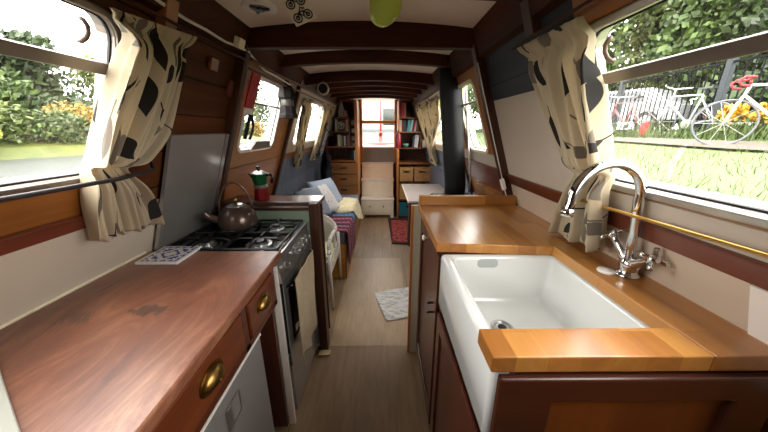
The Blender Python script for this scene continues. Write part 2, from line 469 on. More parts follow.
# roof beams
def beam(name, y, w, zb, camber, x0=-.68, x1=.49):
    b = NB(); n = 14; R = []
    for i in range(n + 1):
        x = x0 + (x1 - x0) * i / n; t = 2 * i / n - 1
        z = zb - camber * t * t
        R.append([b.verts.new(p) for p in ((x, y, z), (x, y + w, z), (x, y + w, zc(x) + .01), (x, y, zc(x) + .01))])
    for A, B in zip(R, R[1:]):
        for k in range(4): b.faces.new((A[k], A[(k + 1) % 4], B[(k + 1) % 4], B[k]))
    b.faces.new(R[0]); b.faces.new(R[-1][::-1])
    o = single(name, b, M['beam'], '', 'beam', group='roof beams across the cabin', bevel=.004)
    return o
BE = [(1.0, .05, 1.803, .02, 'dark roof beam nearest of all, only its far edge showing at top of photo'),
      (1.505, .05, 1.777, .004, 'deep straight roof beam just behind the green balloon'),
      (1.99, .05, 1.812, .03, 'curved roof beam, second beyond the green balloon, in front of black flue'),
      (2.62, .05, 1.805, .04, 'curved roof beam third beyond green balloon, just behind the black flue'),
      (2.98, .045, 1.815, .045, 'curved roof beam fourth beyond the green balloon'),
      (3.36, .045, 1.818, .045, 'curved roof beam fifth beyond the green balloon'),
      (3.76, .045, 1.825, .045, 'curved roof beam sixth beyond the green balloon, second from the bookcases'),
      (4.2, .045, 1.83, .045, 'farthest curved roof beam, just before the bookcases')]
for y, w, zb, cb, lb in BE:
    o = beam('roof_beam', y, w, zb, cb); o['label'] = lb

# side frames (ribs) of the cabin
def rib(side, y, w, z0, z1, d, label, cat='frame'):
    b = NB(); plate(b, [rect(y, y + w, z0, z1)], WP[side], 0, d)
    o = single('wall_frame', b, M['post'], label, 'frame', group='upright frames on the cabin sides', bevel=.004)
    return o
rib('left', 1.5, .05, .92, 1.80, .042, 'dark upright frame on left wall between cooker and first small window')
rib('left', 2.465, .04, .3, 1.80, .035, 'dark upright frame on left wall behind the hanging lantern')
rib('right', 1.49, .05, 1.02, 1.80, .045, 'dark upright frame on right wall at far end of sink worktop')
rib('right', 2.3, .04, .3, 1.80, .03, 'dark upright frame on right wall hidden behind black flue')
for side, lb in (('left', 'short dark bracket post above left leaf print curtain'), ('right', 'short dark bracket post above right leaf print curtain')):
    b = NB(); plate(b, [rect(1.0, 1.05, 1.70, 1.80)], WP[side], 0, .035)
    single('beam_bracket', b, M['orange' if side == 'left' else 'post'], lb, 'bracket', bevel=.004)

# front bulkhead with the door opening
DX0, DX1 = -.36, .235
b = NB()
box(b, -1.05, DX0, YF, YF + .05, 0, 1.9); box(b, DX1, .9, YF, YF + .05, 0, 1.9); box(b, DX0, DX1, YF, YF + .05, 0, .86)
struct('wall_front', b, M['shelfwood'])
# stern bulkhead behind the camera
b = NB()
box(b, -1.05, .9, YB - .05, YB, 0, 1.9)
struct('wall_back', b, M['bay'])

# ------------------------------------------------------------------ windows
def window(idx, side, w, bar, frame_m, glass_m, catch=None, drop=.02, fw=.012):
    fn = WP[side]; y0, y1, z0, z1, r = w
    root = bpy.data.objects.new('window_%d' % idx, None); COL.objects.link(root)
    root.location = fn((y0 + y1) / 2, z0); root['kind'] = 'structure'; root.empty_display_size = .05
    b = NB(); plate(b, [rrect(y0 - fw, y1 + fw, z0 - fw, z1 + fw, r + fw), rrect(y0 + .006, y1 - .006, z0 + .006, z1 - .006, r - .006)], fn, .0062, .014)
    plate(b, [rrect(y0 - .001, y1 + .001, z0 - .001, z1 + .001, r), rrect(y0 + .006, y1 - .006, z0 + .006, z1 - .006, r - .006)], fn, -.046, .0062)
    obj('window_frame', b, frame_m, root, bevel=.003)
    b = NB(); plate(b, [rrect(y0 + .004, y1 - .004, z0 + .004, z1 - .004, r - .004)], fn, -.016, -.013)
    obj('pane', b, glass_m, root)
    b = NB(); plate(b, [rrect(y0 + .004, y1 - .004, z0 + .004, z1 - .004, r - .004), rrect(y0 + .01, y1 - .01, z0 + .01, z1 - .01, r - .01)], fn, -.012, -.006)
    obj('rubber_seal', b, M['rubber'], root)
    if bar:
        b = NB(); plate(b, [rect(y0 + .008, y1 - .008, bar[0], bar[1])], fn, -.012, .008)
        obj('crossbar', b, M['alu_dark'], root, bevel=.002)
    if catch:
        b = NB(); yc, zc_ = catch
        tube(b, [fn(yc - .004, zc_ + .024, -.013), fn(yc - .004, zc_ + .023, -.005), fn(yc + .003, zc_ + .014, -.002), fn(yc + .005, zc_, -.001), fn(yc + .001, zc_ - .014, -.002), fn(yc - .007, zc_ - .024, -.005), fn(yc - .007, zc_ - .025, -.013)], .0055, 8)
        obj('catch', b, plain('brown catch', '#6a5348', .4), root, smooth=True)
    return root
window(1, 'left', WL[0], (1.545, 1.573), M['alu_dark'], M['glass'], (.80, 1.632))
window(2, 'left', WL[1], (1.548, 1.56), M['white'], M['glass'], fw=.016)
window(3, 'left', WL[2], (1.55, 1.56), M['white'], M['glass'], fw=.016)
window(4, 'right', WR[0], (1.512, 1.537), M['alu'], M['glass'], (.765, 1.583))
window(5, 'right', WR[1], (1.555, 1.567), M['ivory'], M['glass'], fw=.012)
window(6, 'right', WR[2], (1.55, 1.56), M['white'], M['glass'], fw=.016)

# front doors (glazed above, panelled below)
d = bpy.data.objects.new('door_1', None); COL.objects.link(d); d.location = (-.06, YF, .86); d['kind'] = 'structure'
dy = YF + .0
b = NB()
for x in (DX0, DX1 - .03): box(b, x, x + .03, dy - .02, dy + .05, .86, 1.91)
box(b, DX0, DX1, dy - .02, dy + .05, 1.895, 1.93)
obj('door_frame', b, M['doorpine'], d, bevel=.003)
b = NB(); box(b, DX0 + .03, DX1 - .03, dy - .03, dy + .03, 1.503, 1.55); obj('door_rail', b, wood('sunlit pine rail', '#c87a30', '#eaa85a', 'x', 12, .35, .3), d, bevel=.003)  # paler than the door pine: sunlight on the bar put into its colour
b = NB()
box(b, DX0 + .03, DX1 - .03, dy, dy + .03, .866, 1.106)
for x0, x1 in ((DX0 + .03, -.068), (-.062, DX1 - .03)): box(b, x0, x1, dy - .004, dy, .87, 1.105)
obj('lower_panel', b, plain('grey door panel', '#8f8d88', .4, .3, var=.1, scale=5), d, bevel=.004)
b = NB(); box(b, DX0 + .03, DX1 - .03, dy - .03, dy + .05, 1.105, 1.128); obj('sill', b, M['white'], d, bevel=.003)
b = NB(); box(b, DX0 + .03, DX1 - .03, dy + .008, dy + .012, 1.128, 1.895); obj('pane', b, M['glassclear'], d)

# ------------------------------------------------------------------ curtain builder
def curtain(name, side, rowsL, rowsR, off, nf, amp, mat, label, cat='curtain', group=None, width=.85, phase=0, tie=None, heading=True, hem=0.0):
    """rowsL/rowsR: (z, y) down each edge"""
    fn = WP[side]
    def interp(rows, t):
        n = len(rows) - 1; x = t * n; i = min(int(x), n - 1); f = x - i
        P = [rows[max(i - 1, 0)], rows[i], rows[i + 1], rows[min(i + 2, n)]]
        o = []
        for k in range(2):
            a, b_, c, d_ = (p[k] for p in P)
            o.append(.5 * (2 * b_ + (c - a) * f + (2 * a - 5 * b_ + 4 * c - d_) * f * f + (3 * b_ - a - 3 * c + d_) * f ** 3))
        return o
    nu, nv = 120, 60; b = NB(); uvl = b.loops.layers.uv.new('UVMap'); G = []
    w0 = abs(rowsL[0][1] - rowsR[0][1]); L = abs(rowsL[0][0] - rowsL[-1][0])
    for j in range(nv + 1):
        t = j / nv; zl, yl = interp(rowsL, t); zr, yr = interp(rowsR, t); row = []
        wj = abs(yl - yr)
        for i in range(nu + 1):
            u = i / nu
            a = amp * (.55 + .45 * math.sin(2.1 * u * 6 + phase)) * (min(1, .35 + t * 3))
            wob = math.sin(2 * PI * nf * u + phase + .6 * math.sin(3.1 * t + 5 * u)) + .35 * math.sin(2 * PI * nf * 2.3 * u + 2 * phase + t * 2)
            o = off + a * wob
            if tie is not None:
                g = math.exp(-((t - tie) / .05) ** 2); o = o * (1 - .45 * g)
            if heading:
                g = math.exp(-((t - .07) / .03) ** 2); o = o * (1 - .3 * g) + .004 * math.sin(2 * PI * nf * 4 * u) * (1 if t < .1 else 0)
            y = yl + (yr - yl) * u; z = zl + (zr - zl) * u
            z += hem * math.sin(2 * PI * nf * u + phase) * t ** 4
            row.append(b.verts.new(fn(y, z, max(o, .008))))
        G.append(row)
    for j in range(nv):
        for i in range(nu):
            f = b.faces.new((G[j][i], G[j][i + 1], G[j + 1][i + 1], G[j + 1][i]))
            for lp, (a, c) in zip(f.loops, ((i, j), (i + 1, j), (i + 1, j + 1), (i, j + 1))):
                lp[uvl].uv = (a / nu * width, c / nv * L * 1.1)
    root = thing(name, label, cat, fn((rowsL[-1][1] + rowsR[-1][1]) / 2, rowsL[-1][0], .01), group)
    o = obj('cloth', b, mat, root, smooth=True)
    s = o.modifiers.new('thick', 'SOLIDIFY'); s.thickness = .0015
    return root

cl = curtain('window_curtain', 'left',
    [(1.70, .778), (1.655, .84), (1.6, .826), (1.47, .79), (1.35, .772), (1.312, .772), (1.22, .758), (1.10, .778)],
    [(1.728, 1.115), (1.60, 1.065), (1.46, 1.03), (1.40, 1.0), (1.34, .935), (1.30, .885), (1.2, .955), (1.08, 1.02)],
    .06, 6, .034, M['curtain'], 'cream leaf print curtain gathered behind the black rail above left worktop', width=.8, phase=.6, tie=.72, hem=.012, group='galley window curtains')
cr = curtain('window_curtain', 'right',
    [(1.682, 1.05), (1.56, .985), (1.44, .945), (1.34, .905), (1.25, .9), (1.145, .96), (1.04, 1.02)],
    [(1.672, .748), (1.535, .726), (1.423, .716), (1.352, .716), (1.272, .735), (1.17, .75), (1.065, .775)],
    .058, 6, .032, M['curtain2'], 'cream leaf print curtain hanging above the sink tap', width=.8, phase=2.0, tie=.62, hem=.012, group='galley window curtains')

# rails behind which the curtains are tucked
b = NB(); tube(b, [wl(-1.2, 1.272, .03), wl(.1, 1.283, .05), wl(.6, 1.288, .075), wl(.8, 1.302, .105), wl(.93, 1.306, .095), wl(1.0, 1.31, .03)], .006, 8)
single('curtain_rail', b, plain('dark rail', '#2c2728', .55), 'thin black rail along the bottom of left galley window', 'rail', smooth=True)
b = NB(); tube(b, [wr(-1.2, 1.216, .03), wr(.2, 1.217, .03), wr(.72, 1.216, .06), wr(.86, 1.216, .07), wr(.93, 1.217, .02)], .0045, 8)
single('curtain_rail', b, M['rodbrass'], 'thin brass rail below the right galley window', 'rail', smooth=True)
b = NB(); tube(b, [wl(.3, 1.735, .05), wl(1.49, 1.735, .05)], .005, 8)
single('curtain_pole', b, M['beamy'], 'wooden pole holding the top of left leaf print curtain', 'rail', smooth=True)
b = NB(); tube(b, [wr(.3, 1.688, .05), wr(1.12, 1.693, .05)], .0045, 8)
single('curtain_pole', b, M['beamy'], 'dark pole holding the top of right leaf print curtain', 'rail', smooth=True)

# far curtains
curtain('window_curtain', 'left', [(1.68, 2.54), (1.4, 2.66), (1.2, 2.78), (1.06, 2.82)], [(1.7, 2.92), (1.4, 2.9), (1.2, 2.9), (1.05, 2.98)],
        .06, 5, .022, M['curtain2'], 'leaf print curtain at near side of the second left window beyond lantern', width=.7, phase=1, group='saloon window curtains')
curtain('window_curtain', 'left', [(1.72, 3.35), (1.5, 3.5), (1.25, 3.5), (1.06, 3.45)], [(1.72, 3.85), (1.5, 3.75), (1.25, 3.6), (1.06, 3.7)],
        .06, 5, .022, M['curtain2'], 'leaf print curtain at far side of left saloon window nearest bookcase', width=.7, phase=2, group='saloon window curtains')
curtain('window_curtain', 'right', [(1.70, 2.45), (1.5, 2.6), (1.2, 3.45), (1.0, 3.5)], [(1.74, 4.1), (1.5, 4.0), (1.2, 3.85), (.98, 4.0)],
        .06, 6, .025, M['curtain'], 'pale curtain swept aside on right wall between flue and bookcase', width=.9, phase=.3, group='saloon window curtains')
def prism(b, poly, z0, z1):
    A = [b.verts.new((x, y, z0)) for x, y in poly]; B = [b.verts.new((x, y, z1)) for x, y in poly]
    n = len(poly)
    for i in range(n): b.faces.new((A[i], A[(i + 1) % n], B[(i + 1) % n], B[i]))
    b.faces.new(A[::-1]); b.faces.new(B)
# ------------------------------------------------------------------ left galley
def shift(p, d): return tuple(V(p) + V(d))
# worktop
t = NB(); hexa(t, [(-.966, -.6, .888), (-.388, -.6, .888), (-.421, 1.03, .888), (-.966, 1.03, .888), (-.966, -.6, .92), (-.388, -.6, .92), (-.421, 1.03, .92), (-.966, 1.03, .92)])
for v in t.verts:
    if v.co.y > 1: v.co.y = 1.072
single('worktop', t, M['worn'], 'worn red mahogany worktop under the left window, holding the blue tile', 'worktop', bevel=.006)

FX = -.437
root = thing('drawer_unit', 'mahogany drawer unit with brass cup handles below the left worktop', 'drawer unit', (-.7, .4, 0))
b = NB(); box(b, -.975, FX - .02, -.55, .29, .06, .886); box(b, -.975, FX - .02, .29, 1.008, .712, .886); box(b, -.96, FX - .02, .992, 1.008, .03, .712); box(b, -.96, FX - .16, .845, .855, .06, .712); box(b, -.96, FX - .16, .855, .99, .06, .1)
obj('carcass', b, M['cab'], root)
b = NB()
for y0, y1 in ((-.55, -.1), (.27, .31), (.735, .765), (.985, 1.01)): box(b, FX - .02, FX, y0, y1, .71, .886)
box(b, FX - .02, FX, -.55, 1.01, .868, .886); box(b, FX - .02, FX, -.55, 1.01, .708, .732)
obj('face_frame', b, M['caby'], root, bevel=.002)
for y0, y1, hy in ((-.09, .26, .09), (.318, .728, .555), (.772, .979, .875)):
    d = obj('drawer', BX(FX - .4, FX + .006, y0, y1, .739, .862), M['drawer'], root, bevel=.005)
    if True:
        h = NB(); n = 12
        # cup pull: half dome
        prof = []
        for i in range(7):
            a = PI / 2 * i / 6
            prof.append((math.cos(a), math.sin(a)))
        rings = []
        for cz, so in prof:
            rings.append([h.verts.new((FX + .006 + .024 * so, hy + .043 * cz * math.cos(PI * k / n), .79 + .034 * cz * math.sin(PI * k / n) + .006)) for k in range(n + 1)])
        for A, B in zip(rings, rings[1:]):
            for k in range(n): h.faces.new((A[k], A[k + 1], B[k + 1], B[k]))
        ho = obj('cup_handle', h, M['brass'], d, smooth=True)
        s = ho.modifiers.new('th', 'SOLIDIFY'); s.thickness = .002
        h2 = NB(); plate(h2, [[(hy + .05 * math.cos(2 * PI * k / 24), .803 + .036 * math.sin(2 * PI * k / 24)) for k in range(24)]], lambda u, v, o: V((FX + .006 + o, u, v)), 0, .002)
        obj('back_plate', h2, M['brass'], ho)
for y in (.285, .93):
    pass

root = thing('fridge', 'grey fronted fridge below the left drawers, silver badge on it', 'fridge', (-.7, .57, 0))
obj('body', BX(-.97, FX - .035, .32, .838, .03, .695), M['ivory'], root)
obj('door', BX(FX - .034, FX - .004, .318, .838, .06, .698), M['fridge'], root, bevel=.005)
obj('door_trim', BX(FX - .008, FX - .001, .30, .838, .694, .702), M['white'], root)
b = NB(); plate(b, [rect(.585, .665, .565, .65), rect(.592, .658, .572, .642)], lambda u, v, o: V((FX - .004 + o, u, v)), 0, .003)
box(b, FX - .004, FX + .002, .592, .612, .572, .642)
obj('badge', b, M['steel'], root, bevel=.001)

# cooker
CX = -.425; Y0, Y1 = 1.076, 1.5
root = thing('cooker', 'black and silver gas cooker with its grey lid raised, kettle on its hob', 'cooker', (-.7, 1.28, 0))
obj('body', BX(-.965, CX - .03, 1.03, Y1 - .004, .05, .886), M['white'], root)
obj('side_trim', BX(CX - .03, CX - .002, 1.012, 1.026, .02, .87), M['white'], root)
obj('hob_plate', BX(-.955, CX, Y0, Y1 - .006, .886, .90), M['black'], root, bevel=.004)
obj('hob_edge', BX(CX - .02, CX + .004, Y0, Y1 - .006, .88, .907), M['steel'], root, bevel=.003)
b = NB(); hexa(b, [(CX - .03, 1.03, .785), (CX + .012, 1.03, .785), (CX + .012, Y1 - .006, .785), (CX - .03, Y1 - .006, .785), (CX - .03, 1.03, .88), (CX, 1.03, .88), (CX, Y1 - .006, .88), (CX - .03, Y1 - .006, .88)])
obj('control_panel', b, M['steel'], root, bevel=.003)
kM = Matrix.Rotation(PI / 2 - .12, 4, 'Y')
for ky in (1.085, 1.235, 1.295, 1.355, 1.42):
    b = NB(); lathe(b, [(.021, 0), (.021, .006), (.017, .008), (.015, .026), (.012, .028)], (CX + .006, ky, .838), 18, kM)
    obj('knob', b, M['steel'], root, smooth=False)
obj('oven_door', BX(CX - .03, CX + .006, 1.035, Y1 - .01, .42, .778), M['blackglass'], root, bevel=.004)
b = NB(); plate(b, [rect(1.035, Y1 - .01, .36, .78), rect(1.08, Y1 - .05, .45, .73)], lambda u, v, o: V((CX + o, u, v)), .006, .011)
obj('door_frame', b, M['steel'], root)
b = NB(); tube(b, [(CX + .006, 1.07, .752), (CX + .035, 1.075, .752), (CX + .035, Y1 - .05, .752), (CX + .006, Y1 - .045, .752)], .007, 8)
obj('oven_handle', b, M['black'], root, smooth=True)
obj('lower_drawer', BX(CX - .03, CX + .006, 1.035, Y1 - .01, .08, .352), M['steel'], root, bevel=.004)
# lid raised against the wall
b = NB(); plate(b, [rrect(1.085, 1.485, .915, 1.392, .012)], wl, .02, .034)
lid = obj('lid', b, M['splash'], root, bevel=.002)
b = NB(); plate(b, [rect(1.458, 1.487, .94, 1.392)], wl, .034, .04); obj('lid_edge', b, M['steel'], lid)
# burners and pan supports
for i, (bx_, by_, r) in enumerate(((-.80, 1.18, .03), (-.56, 1.18, .042), (-.80, 1.39, .036), (-.56, 1.39, .03))):
    b = NB(); lathe(b, [(r + .014, 0), (r + .014, .006), (r, .007), (r, .016), (r - .006, .018)], (bx_, by_, .90), 24)
    br = obj('burner', b, M['steel'], root)
    b = NB(); lathe(b, [(r - .006, 0), (r - .004, .004), (r - .01, .008), (.002, .009)], (bx_, by_, .918), 24); obj('burner_cap', b, M['iron'], br)
for cx in (-.80, -.56):
    b = NB(); h = .932
    x0, x1, y0, y1 = cx - .115, cx + .115, Y0 + .012, Y1 - .02
    P = lambda *p: tube(b, p, .0052, 6)
    P((x0, y0, h - .012), (x1, y0, h - .012)); P((x0, y1, h - .012), (x1, y1, h - .012)); P((x0, y0, h - .012), (x0, y1, h - .012)); P((x1, y0, h - .012), (x1, y1, h - .012)); P((x0, (y0 + y1) / 2, h - .012), (x1, (y0 + y1) / 2, h - .012))
    for by_ in (1.18, 1.39):
        for dx, dy in ((1, 0), (-1, 0), (0, 1), (0, -1)):
            e = (cx + dx * .115, by_ + dy * (.095), h - .012)
            P(e, (cx + dx * .085, by_ + dy * .08, h), (cx + dx * .025, by_ + dy * .025, h))
    for x in (x0, x1):
        for y in (y0, y1): P((x, y, .90), (x, y, h - .012))
    obj('pan_support', b, M['iron'], root)

# tea towel over the oven handle
b = NB(); G = []; nu, nv = 24, 30
for j in range(nv + 1):
    v = j / nv; row = []
    for i in range(nu + 1):
        u = i / nu; y = 1.06 + .31 * u + .012 * math.sin(5 * v + 1)
        z = .785 - (.45 - .02 * math.sin(9 * u) - .03 * u) * v
        x = CX + .047 + .008 * math.sin(2 * PI * 2.4 * u + 2 * v) * (.3 + v) + .006 * v
        row.append(b.verts.new((x, y - .015 * v, z)))
    G.append(row)
for j in range(nv):
    for i in range(nu): b.faces.new((G[j][i], G[j][i + 1], G[j + 1][i + 1], G[j + 1][i]))
o = single('tea_towel', b, plain('beige linen towel', '#b3a184', .95, var=.08, scale=40, bump=.2), 'beige tea towel hanging over the oven door handle', 'towel', smooth=True)
s = o.modifiers.new('t', 'SOLIDIFY'); s.thickness = .004; s.offset = 1

# divider with shelf at the end of the cooker
root = thing('galley_divider', 'dark topped shelf divider with post beyond the cooker', 'divider', (-.65, 1.6, 0))
obj('shelf_top', BX(-.915, -.362, 1.552, 1.73, .982, 1.006), wood('dark shelf top', '#35201a', '#63443a', 'x', 14, .3, .3), root, bevel=.004)
obj('post', BX(-.414, -.36, 1.508, 1.575, 0, 1.006), M['post'], root, bevel=.004)
obj('green_panel', BX(-.945, -.415, 1.512, 1.53, .05, .965), plain('sage green panel', '#8fa08c', .35, .2), root)
obj('front_lip', BX(-.905, -.414, 1.508, 1.552, .968, .986), M['post'], root, bevel=.002)
obj('back_panel', BX(-.945, -.38, 1.70, 1.72, .02, .98), M['post'], root)

# kettle
def bez(p0, p1, p2, n=12): return [tuple(V(p0) * (1 - t) ** 2 + V(p1) * 2 * t * (1 - t) + V(p2) * t * t) for t in [i / n for i in range(n + 1)]]
kx, ky, kz = -.722, 1.335, .937
root = thing('kettle', 'bronze brown stove kettle with arched handle on the hob', 'kettle', (kx, ky, kz))
km = plain('bronze kettle enamel', '#5b4a41', .28, .55, .2)
b = NB(); lathe(b, [(.070, 0), (.086, .004), (.092, .016), (.089, .045), (.078, .075), (.06, .098), (.046, .106), (.042, .108)], (kx, ky, kz), 32); obj('body', b, km, root, smooth=True)
b = NB(); lathe(b, [(.045, .104), (.045, .109), (.03, .116), (.012, .12)], (kx, ky, kz), 28); li = obj('lid', b, M['steel'], root, smooth=True)
b = NB(); lathe(b, [(.006, .118), (.006, .126), (.012, .13), (.012, .14), (.006, .145)], (kx, ky, kz), 16); obj('lid_knob', b, M['brass'], li, smooth=True)
b = NB(); tube(b, bez((kx - .06, ky - .035, kz + .045), (kx - .105, ky - .06, kz + .05), (kx - .118, ky - .068, kz + .095)), .014, 10, rs=[.02 - .008 * i / 12 for i in range(13)]); obj('spout', b, km, root, smooth=True)
b = NB(); pts = []
for i in range(17):
    a = PI * (i / 16); pts.append((kx - .066 * math.cos(a), ky - .03 * math.cos(a), kz + .085 + .135 * math.sin(a)))
tube(b, pts, .006, 8); obj('handle', b, plain('kettle handle', '#6d5a4c', .3, .7), root, smooth=True)

# moka pot
mx, my, mz = -.715, 1.625, 1.006
root = thing('moka_pot', 'red and green moka pot with silver lid on shelf behind kettle', 'moka pot', (mx, my, mz))
b = NB(); lathe(b, [(.045, 0), (.046, .005), (.04, .05), (.036, .068), (.04, .072)], (mx, my, mz), 8); obj('base', b, plain('moka red', '#8c1f1f', .25, .3, .3), root)
b = NB(); lathe(b, [(.04, .07), (.041, .08), (.034, .084), (.036, .09)], (mx, my, mz), 24); obj('collar', b, M['steel'], root)
b = NB(); lathe(b, [(.034, .088), (.038, .1), (.047, .148), (.049, .152)], (mx, my, mz), 8); obj('pitcher', b, plain('moka green', '#1f6b3c', .25, .3, .3), root)
b = NB(); lathe(b, [(.05, .15), (.05, .155), (.025, .168), (.008, .171)], (mx, my, mz), 8); li = obj('lid', b, M['steel'], root)
b = NB(); lathe(b, [(.007, .17), (.007, .178), (.012, .183), (.01, .194), (.004, .196)], (mx, my, mz), 12); obj('lid_knob', b, M['black'], li, smooth=True)
b = NB(); tube(b, [(mx + .042, my - .008, mz + .145), (mx + .07, my - .012, mz + .15), (mx + .08, my - .014, mz + .135), (mx + .072, my - .012, mz + .10)], .008, 8); obj('handle', b, M['black'], root, smooth=True)
b = NB(); hexa(b, [(mx - .045, my - .01, mz + .13), (mx - .062, my, mz + .15), (mx - .045, my + .01, mz + .13), (mx - .04, my, mz + .12), (mx - .045, my - .012, mz + .153), (mx - .066, my, mz + .154), (mx - .045, my + .012, mz + .153), (mx - .04, my, mz + .153)])
obj('spout', b, plain('moka green', '#1f6b3c', .25, .3, .3), root)

# decorated tile
def tile_mat():
    k = N('blue pattern tile'); c = k.n('ShaderNodeTexCoord'); sx = k.n('ShaderNodeSeparateXYZ'); k.l(c.outputs['Object'], sx.inputs[0])
    ax = k.math('ABSOLUTE', sx.outputs['X']); ay = k.math('ABSOLUTE', sx.outputs['Y'])
    cb = k.n('ShaderNodeCombineXYZ'); k.l(k.math('MAXIMUM', ax, ay), cb.inputs[0]); k.l(k.math('MINIMUM', ax, ay), cb.inputs[1])
    no = k.n('ShaderNodeTexNoise', Scale=52.0, Detail=2.0); k.l(cb.outputs[0], no.inputs['Vector'])
    inside = k.math('LESS_THAN', k.math('MAXIMUM', ax, ay), .067)
    blue = k.math('MULTIPLY', k.math('GREATER_THAN', no.outputs['Fac'], .51), inside)
    k.base(k.mix(blue, '#e9e7e6', '#3a4c9a')); k.b.inputs['Roughness'].default_value = .2; k.b.inputs['Coat Weight'].default_value = .3
    return k.m
b = NB(); hexa(b, [(-.079, -.077, 0), (.079, -.077, 0), (.077, .077, 0), (-.079, .077, 0), (-.079, -.077, .009), (.079, -.077, .009), (.077, .077, .009), (-.079, .077, .009)])
o = single('ceramic_tile', b, tile_mat(), 'blue and white patterned tile lying on the left worktop', 'tile', bevel=.0015)
o.location = (-.842, 1.022 - .0, .9205)
# pale board at the near left corner
b = NB(); prism(b, [(-.955, .57), (-.752, .438), (-.46, .252), (-.62, -.05), (-.955, -.05)], .921, .935)
single('chopping_board', b, plain('pale grey board', '#b9bbb0', .4), 'pale grey board on the left worktop at bottom left corner of photo', 'board', bevel=.003)

# ------------------------------------------------------------------ right galley
b = NB()
slab_ = [(.197, .40), (.76, .40), (.76, 1.487), (.197, 1.487), (.197, .892), (.598, .892), (.598, .477), (.197, .477)]
zs0, zs1 = .977, 1.012
prism(b, [(.197, .40), (.598, .40), (.598, .477), (.197, .477)], zs0, zs1)
root = thing('sink_worktop', 'honey coloured wooden stave worktop around the white sink', 'worktop', (.48, .95, zs0))
obj('near_board', b, M['butchery'], root, bevel=.003)
b = NB(); prism(b, [(.5985, .40), (.737, .40), (.737, .92), (.598, .92)], zs0, zs1); obj('back_board', b, M['butchery'], root, bevel=.003)
b = NB(); prism(b, [(.197, .926), (.5975, .893), (.5975, .921), (.737, .921), (.737, 1.487), (.197, 1.487)], zs0, zs1); obj('far_board', b, M['butchery'], root, bevel=.003)
obj('upstand', BX(.2, .722, 1.45, 1.487, zs1, 1.062), M['butcherx'], root, bevel=.003)

# sink
sx0, sx1, sy0, sy1 = .211, .628, .425, .92
root = thing('butler_sink', 'white ceramic butler sink set into the wooden worktop', 'sink', (.41, .65, .78))
b = NB()
def ring(x0, x1, y0, y1, r, z): return [b.verts.new((x, y, z)) for x, y in rrect(x0, x1, y0, y1, r, 6)]
w = .034; R_ = [ring(sx0 + .006, sx1 - .006, sy0 + .006, sy1 - .006, .012, .772), ring(sx0, sx1, sy0, sy1, .014, .78), ring(sx0, sx1, sy0, sy1, .014, .966),
     ring(sx0 + .004, sx1 - .004, sy0 + .004, sy1 - .004, .012, .973), ring(sx0 + .011, sx1 - .011, sy0 + .011, sy1 - .011, .01, .976), ring(sx0 + w - .008, sx1 - w + .008, sy0 + w - .008, sy1 - w + .008, .02, .976),
     ring(sx0 + w - .002, sx1 - w + .002, sy0 + w - .002, sy1 - w + .002, .022, .972), ring(sx0 + w, sx1 - w, sy0 + w, sy1 - w, .024, .965), ring(sx0 + w + .006, sx1 - w - .006, sy0 + w + .006, sy1 - w - .006, .026, .825),
     ring(sx0 + w + .012, sx1 - w - .012, sy0 + w + .012, sy1 - w - .012, .026, .812), ring(sx0 + w + .028, sx1 - w - .028, sy0 + w + .028, sy1 - w - .028, .02, .805), ring(.37, .40, .70, .73, .01, .802)]
for A, B in zip(R_, R_[1:]):
    n = len(A)
    for k in range(n): b.faces.new((A[k], A[(k + 1) % n], B[(k + 1) % n], B[k]))
b.faces.new(R_[0][::-1]); b.faces.new(R_[-1])
obj('basin', b, M['ceramic'], root, smooth=True)
b = NB(); lathe(b, [(.034, 0), (.034, .003), (.026, .004), (.02, .001)], (.378, .735, .805), 24); dr = obj('drain', b, M['steel'], root)
b = NB(); lathe(b, [(.013, .0), (.013, .0015)], (.378, .735, .806), 16); obj('drain_grid', b, M['iron'], dr)
b = NB(); plate(b, [rrect(.335, .405, .937, .968, .012)], lambda u, v, o: V((u, sy1 - w + o, v)), -.003, .001)
obj('overflow', b, plain('shaded overflow recess', '#aeb3b1', .25), root)  # flat plate, its grey stands in for the shade inside the overflow

# cabinet
CXR = .224
root = thing('sink_cabinet', 'dark red wooden cabinet below the sink worktop', 'cabinet', (.48, .95, 0))
b = NB(); box(b, CXR + .02, .735, .925, 1.485, .05, .972); box(b, CXR + .02, .735, .43, .925, .05, .768); box(b, .632, .735, .43, .925, .768, .972); box(b, CXR+.02, .735, .405, .423, .05, .972)
obj('carcass', b, M['cab'], root)
fn = lambda u, v, o: V((CXR + .02 - o, u, v))
b = NB(); box(b, CXR, CXR + .02, .921, .945, .05, .972); box(b, CXR, CXR + .02, 1.455, 1.485, .05, .972); box(b, CXR, CXR + .02, .93, 1.455, .945, .972); box(b, CXR, CXR + .02, .405, .921, .735, .77); box(b, CXR, CXR + .02, .405, .921, .05, .09); box(b, CXR, CXR + .02, .93, 1.455, .05, .09)
obj('face_frame', b, M['cab'], root, bevel=.002)
def door(y0, y1, z0, z1, hy, hz):
    b = NB(); plate(b, [rect(y0, y1, z0, z1), rect(y0 + .05, y1 - .05, z0 + .06, z1 - .06)], fn, .02, .032)
    d = obj('door', b, M['cab'], root, bevel=.003)
    b = NB(); plate(b, [rect(y0 + .045, y1 - .045, z0 + .055, z1 - .055)], fn, .016, .024); obj('door_panel', b, M['cab'], d)
    if hz:
        for q in (0, .045):
            b = NB(); tube(b, [(CXR - .01, hy, hz - q), (CXR - .032, hy, hz - q), (CXR - .036, hy, hz - .004 - q)], .005, 8); obj('hook', b, M['iron'], d, smooth=True)
door(.95, 1.45, .095, .94, 1.0, .715); door(.41, .916, .095, .732, 0, 0)
b = NB(); lathe(b, [(.006, 0), (.006, .012), (.014, .018), (.012, .026), (.004, .028)], (CXR - .012, 1.2, .925), 14, Matrix.Rotation(-PI / 2, 4, 'Y')); obj('knob', b, M['ivory'], root, smooth=True)
